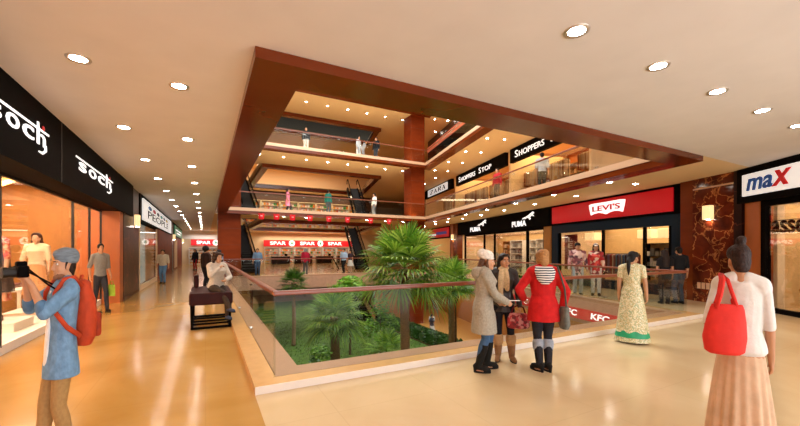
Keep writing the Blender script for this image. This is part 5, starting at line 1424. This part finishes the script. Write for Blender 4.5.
# --- mannequins behind the shop glass
def mannequin(loc, fc, label, topc, skirtc, dark=False, h=1.85, hz='2a1812'):
    F = Fig(label, (loc[0], loc[1], loc[2]), fc, h, True, .014, name='mannequin', cat='mannequin', sk='d8a888', hl=(-.24, .1, .86), hr=(.2, .12, .92))
    F.top('dress_top', topc, .016, .9, .5); dressy(F, skirtc, 1.02, .35, .24); F.shoes('6a3a2a'); F.hair('long', hz); F.finish(); return F
def podium(x, y, h, lab, w=.9):
    t = thing('podium', lab, 'podium', (x, y, .0))
    MB().rbox((0, 0, h / 2), (w, w, h), .01).build('podium_block', 'whitep', t); MB().rbox((0, 0, h + .01), (w + .04, w + .04, .02), .005).build('podium_top', 'whitep', t); return t
podium(-3.55, 9.7, .3, 'low white podium under the mannequin in the coral dress')
F = mannequin((-3.55, 9.7, .32), face(.3, -.9), 'dressed mannequin in coral print dress and dark long vest behind the clothing shop glass', goods('coral_print', ['d85a48', 'e88a6a', 'c84438', 'f0b090'], 18, metric='EUCLIDEAN'), goods('coral_print_b', ['d85a48', 'e88a6a', 'c84438', 'f0b090'], 18, metric='EUCLIDEAN'))
for sd in (-1, 1): MB().loft([(F.T @ V3((sd * .12, .02, 1.42)), X3 * .06, Y3 * .11), (F.T @ V3((sd * .15, .0, 1.1)), X3 * .06, Y3 * .13), (V3((sd * .2, 0, .5)), X3 * .07, Y3 * .17)], 12).build('vest_panel', cloth('5a4a48'), F.root, scale=F.k, smooth=True)
podium(-3.6, 11.95, .2, 'low white podium under the mannequin in the cream dress')
mannequin((-3.6, 11.95, .22), face(.4, -.9), 'dressed mannequin in cream dress farther inside the clothing shop window', 'e8d0b0', 'd8a070')
podium(W(21.8, 0, .6).x, W(21.8, 0, .6).y, .3, 'low podium under the mannequin in yellow')
p = W(21.8, .32, .6); mannequin(p, face(-.5, -.8), 'mannequin in yellow dress under the small red sign', 'e8b020', 'e8a818', h=1.75)
p = A + D * 1.35 + NI * 1.9
podium(p.x, p.y, .25, 'low podium deep inside the shop beside the marble panel', .6)
mannequin((p.x, p.y, .27), face(-.6, -.8), 'pale mannequin in grey dress inside the shop beside the marble panel', '8a8a90', '6e6e76', h=1.75, hz='3a3a3e')
WORLD = 2.0; EXPO = 0.05
# ------------------------------------------------------------------ light and camera
def area(name, loc, sx, sy, w, col=(1, .8, .55), rot=(0, 0, 0)):
    l = bpy.data.lights.new(name, 'AREA'); l.shape = 'RECTANGLE'; l.size = sx; l.size_y = sy; l.energy = w; l.color = col
    o = bpy.data.objects.new(name, l); COL.objects.link(o); o.location = loc; o.rotation_euler = rot; return o
area('clothing_shop_light', (-4.2, 8.6, 3.5), 2.6, 11, 800, (1, .84, .64))
ru = math.atan2(U.y, U.x)
p = W(3.5, 2.9, 2.0); area('navy_shop_light', p, 6, 3.6, 190, (1, .8, .55), (0, 0, ru))
p = W(13.5, 2.9, 2.2); area('black_shop_light', p, 11, 3.4, 330, (1, .85, .62), (0, 0, ru))
p = W(24, 3.8, 1.5); area('red_sign_shop_light', p, 6, 3, 150, (1, .66, .3), (0, 0, ru))
p = A + D * 3 + NI * 1.7 + V3((0, 0, 2.95)); area('marble_side_shop_light', p, 6, 2.6, 130, (1, .76, .46), (0, 0, rm))
p = W(8, FZ[2] - .3, 2.3); area('upper_shop_light', p, 9, 3.6, 420, (1, .62, .26), (0, 0, ru))
p = W(18, FZ[2] - .3, 2.3); area('upper_shop_light', p, 14, 3.6, 500, (1, .62, .26), (0, 0, ru))
p = W(16, CZ[2] - .3, 2.0); area('top_shop_light', p, 18, 3.6, 400, (1, .62, .3), (0, 0, ru))
area('supermarket_light', (12.3, YB - 1.6, 3.6), 12, 2, 420, (1, .86, .62))
area('walkway_end_light', (0, YB - 2, 3.6), 3, 2, 150, (1, .95, .88))
area('upper_display_light', (8.5, 40.2, 7.8), 14, 1.5, 380, (1, .78, .5))
area('top_back_light', (8, 45, 12.0), 16, 5, 900, (1, .82, .55))
area('garden_storey_light', (8, 33, -.9), 12, 10, 500, (1, .85, .62))
area('garden_side_light', (18, 20, -.9), 4, 16, 260, (1, .8, .52), (0, 0, ru - math.pi / 2))
for k in (1, 2):  # added unseen uplights along the slab edges, brightening the upper ceilings
    area('upper_ceiling_fill_light', (8, 24.6, FZ[k] + .2), 13, .5, 170, (1, .80, .52), (math.pi, 0, 0))
    q = V3(IN[1] + (0,)).lerp(V3(IN[2] + (0,)), .5) + V3((.9, -.2, FZ[k] + .2))
    area('upper_ceiling_fill_light', q, .5, 18, 170, (1, .80, .52), (math.pi, 0, math.atan2(-U.x, U.y)))
area('garden_fill_light', (6.5, 15, 12.6), 9, 14, 2300, (1, .97, .9))  # added lamp above the view that brightens the garden
area('ceiling_fill_light', (6, -6.5, .8), 22, 1.6, 1000, (.9, .96, 1), (R(125), 0, 0))  # added fill lamp behind the camera, tilted up to brighten the lobby ceiling
w = bpy.data.worlds.new('World'); SC.world = w; w.use_nodes = True
bg = w.node_tree.nodes['Background']; bg.inputs[0].default_value = (.97, .98, 1, 1); bg.inputs[1].default_value = WORLD
cam = bpy.data.cameras.new('Camera'); cam.sensor_width = 36; cam.lens = 36 * 366 / 800; cam.shift_y = (250.5 - 213) / 800; cam.clip_end = 300
o = bpy.data.objects.new('Camera', cam); COL.objects.link(o); o.location = (0, 0, 1.65); o.rotation_euler = (R(90), 0, -R(28.0))
SC.camera = o
SC.view_settings.view_transform = 'Standard'; SC.view_settings.look = 'None'
SC.view_settings.exposure = EXPO
SC.cycles.use_denoising = True
SC.cycles.sample_clamp_indirect = 6
SC.cycles.max_bounces = 8; SC.cycles.transparent_max_bounces = 24
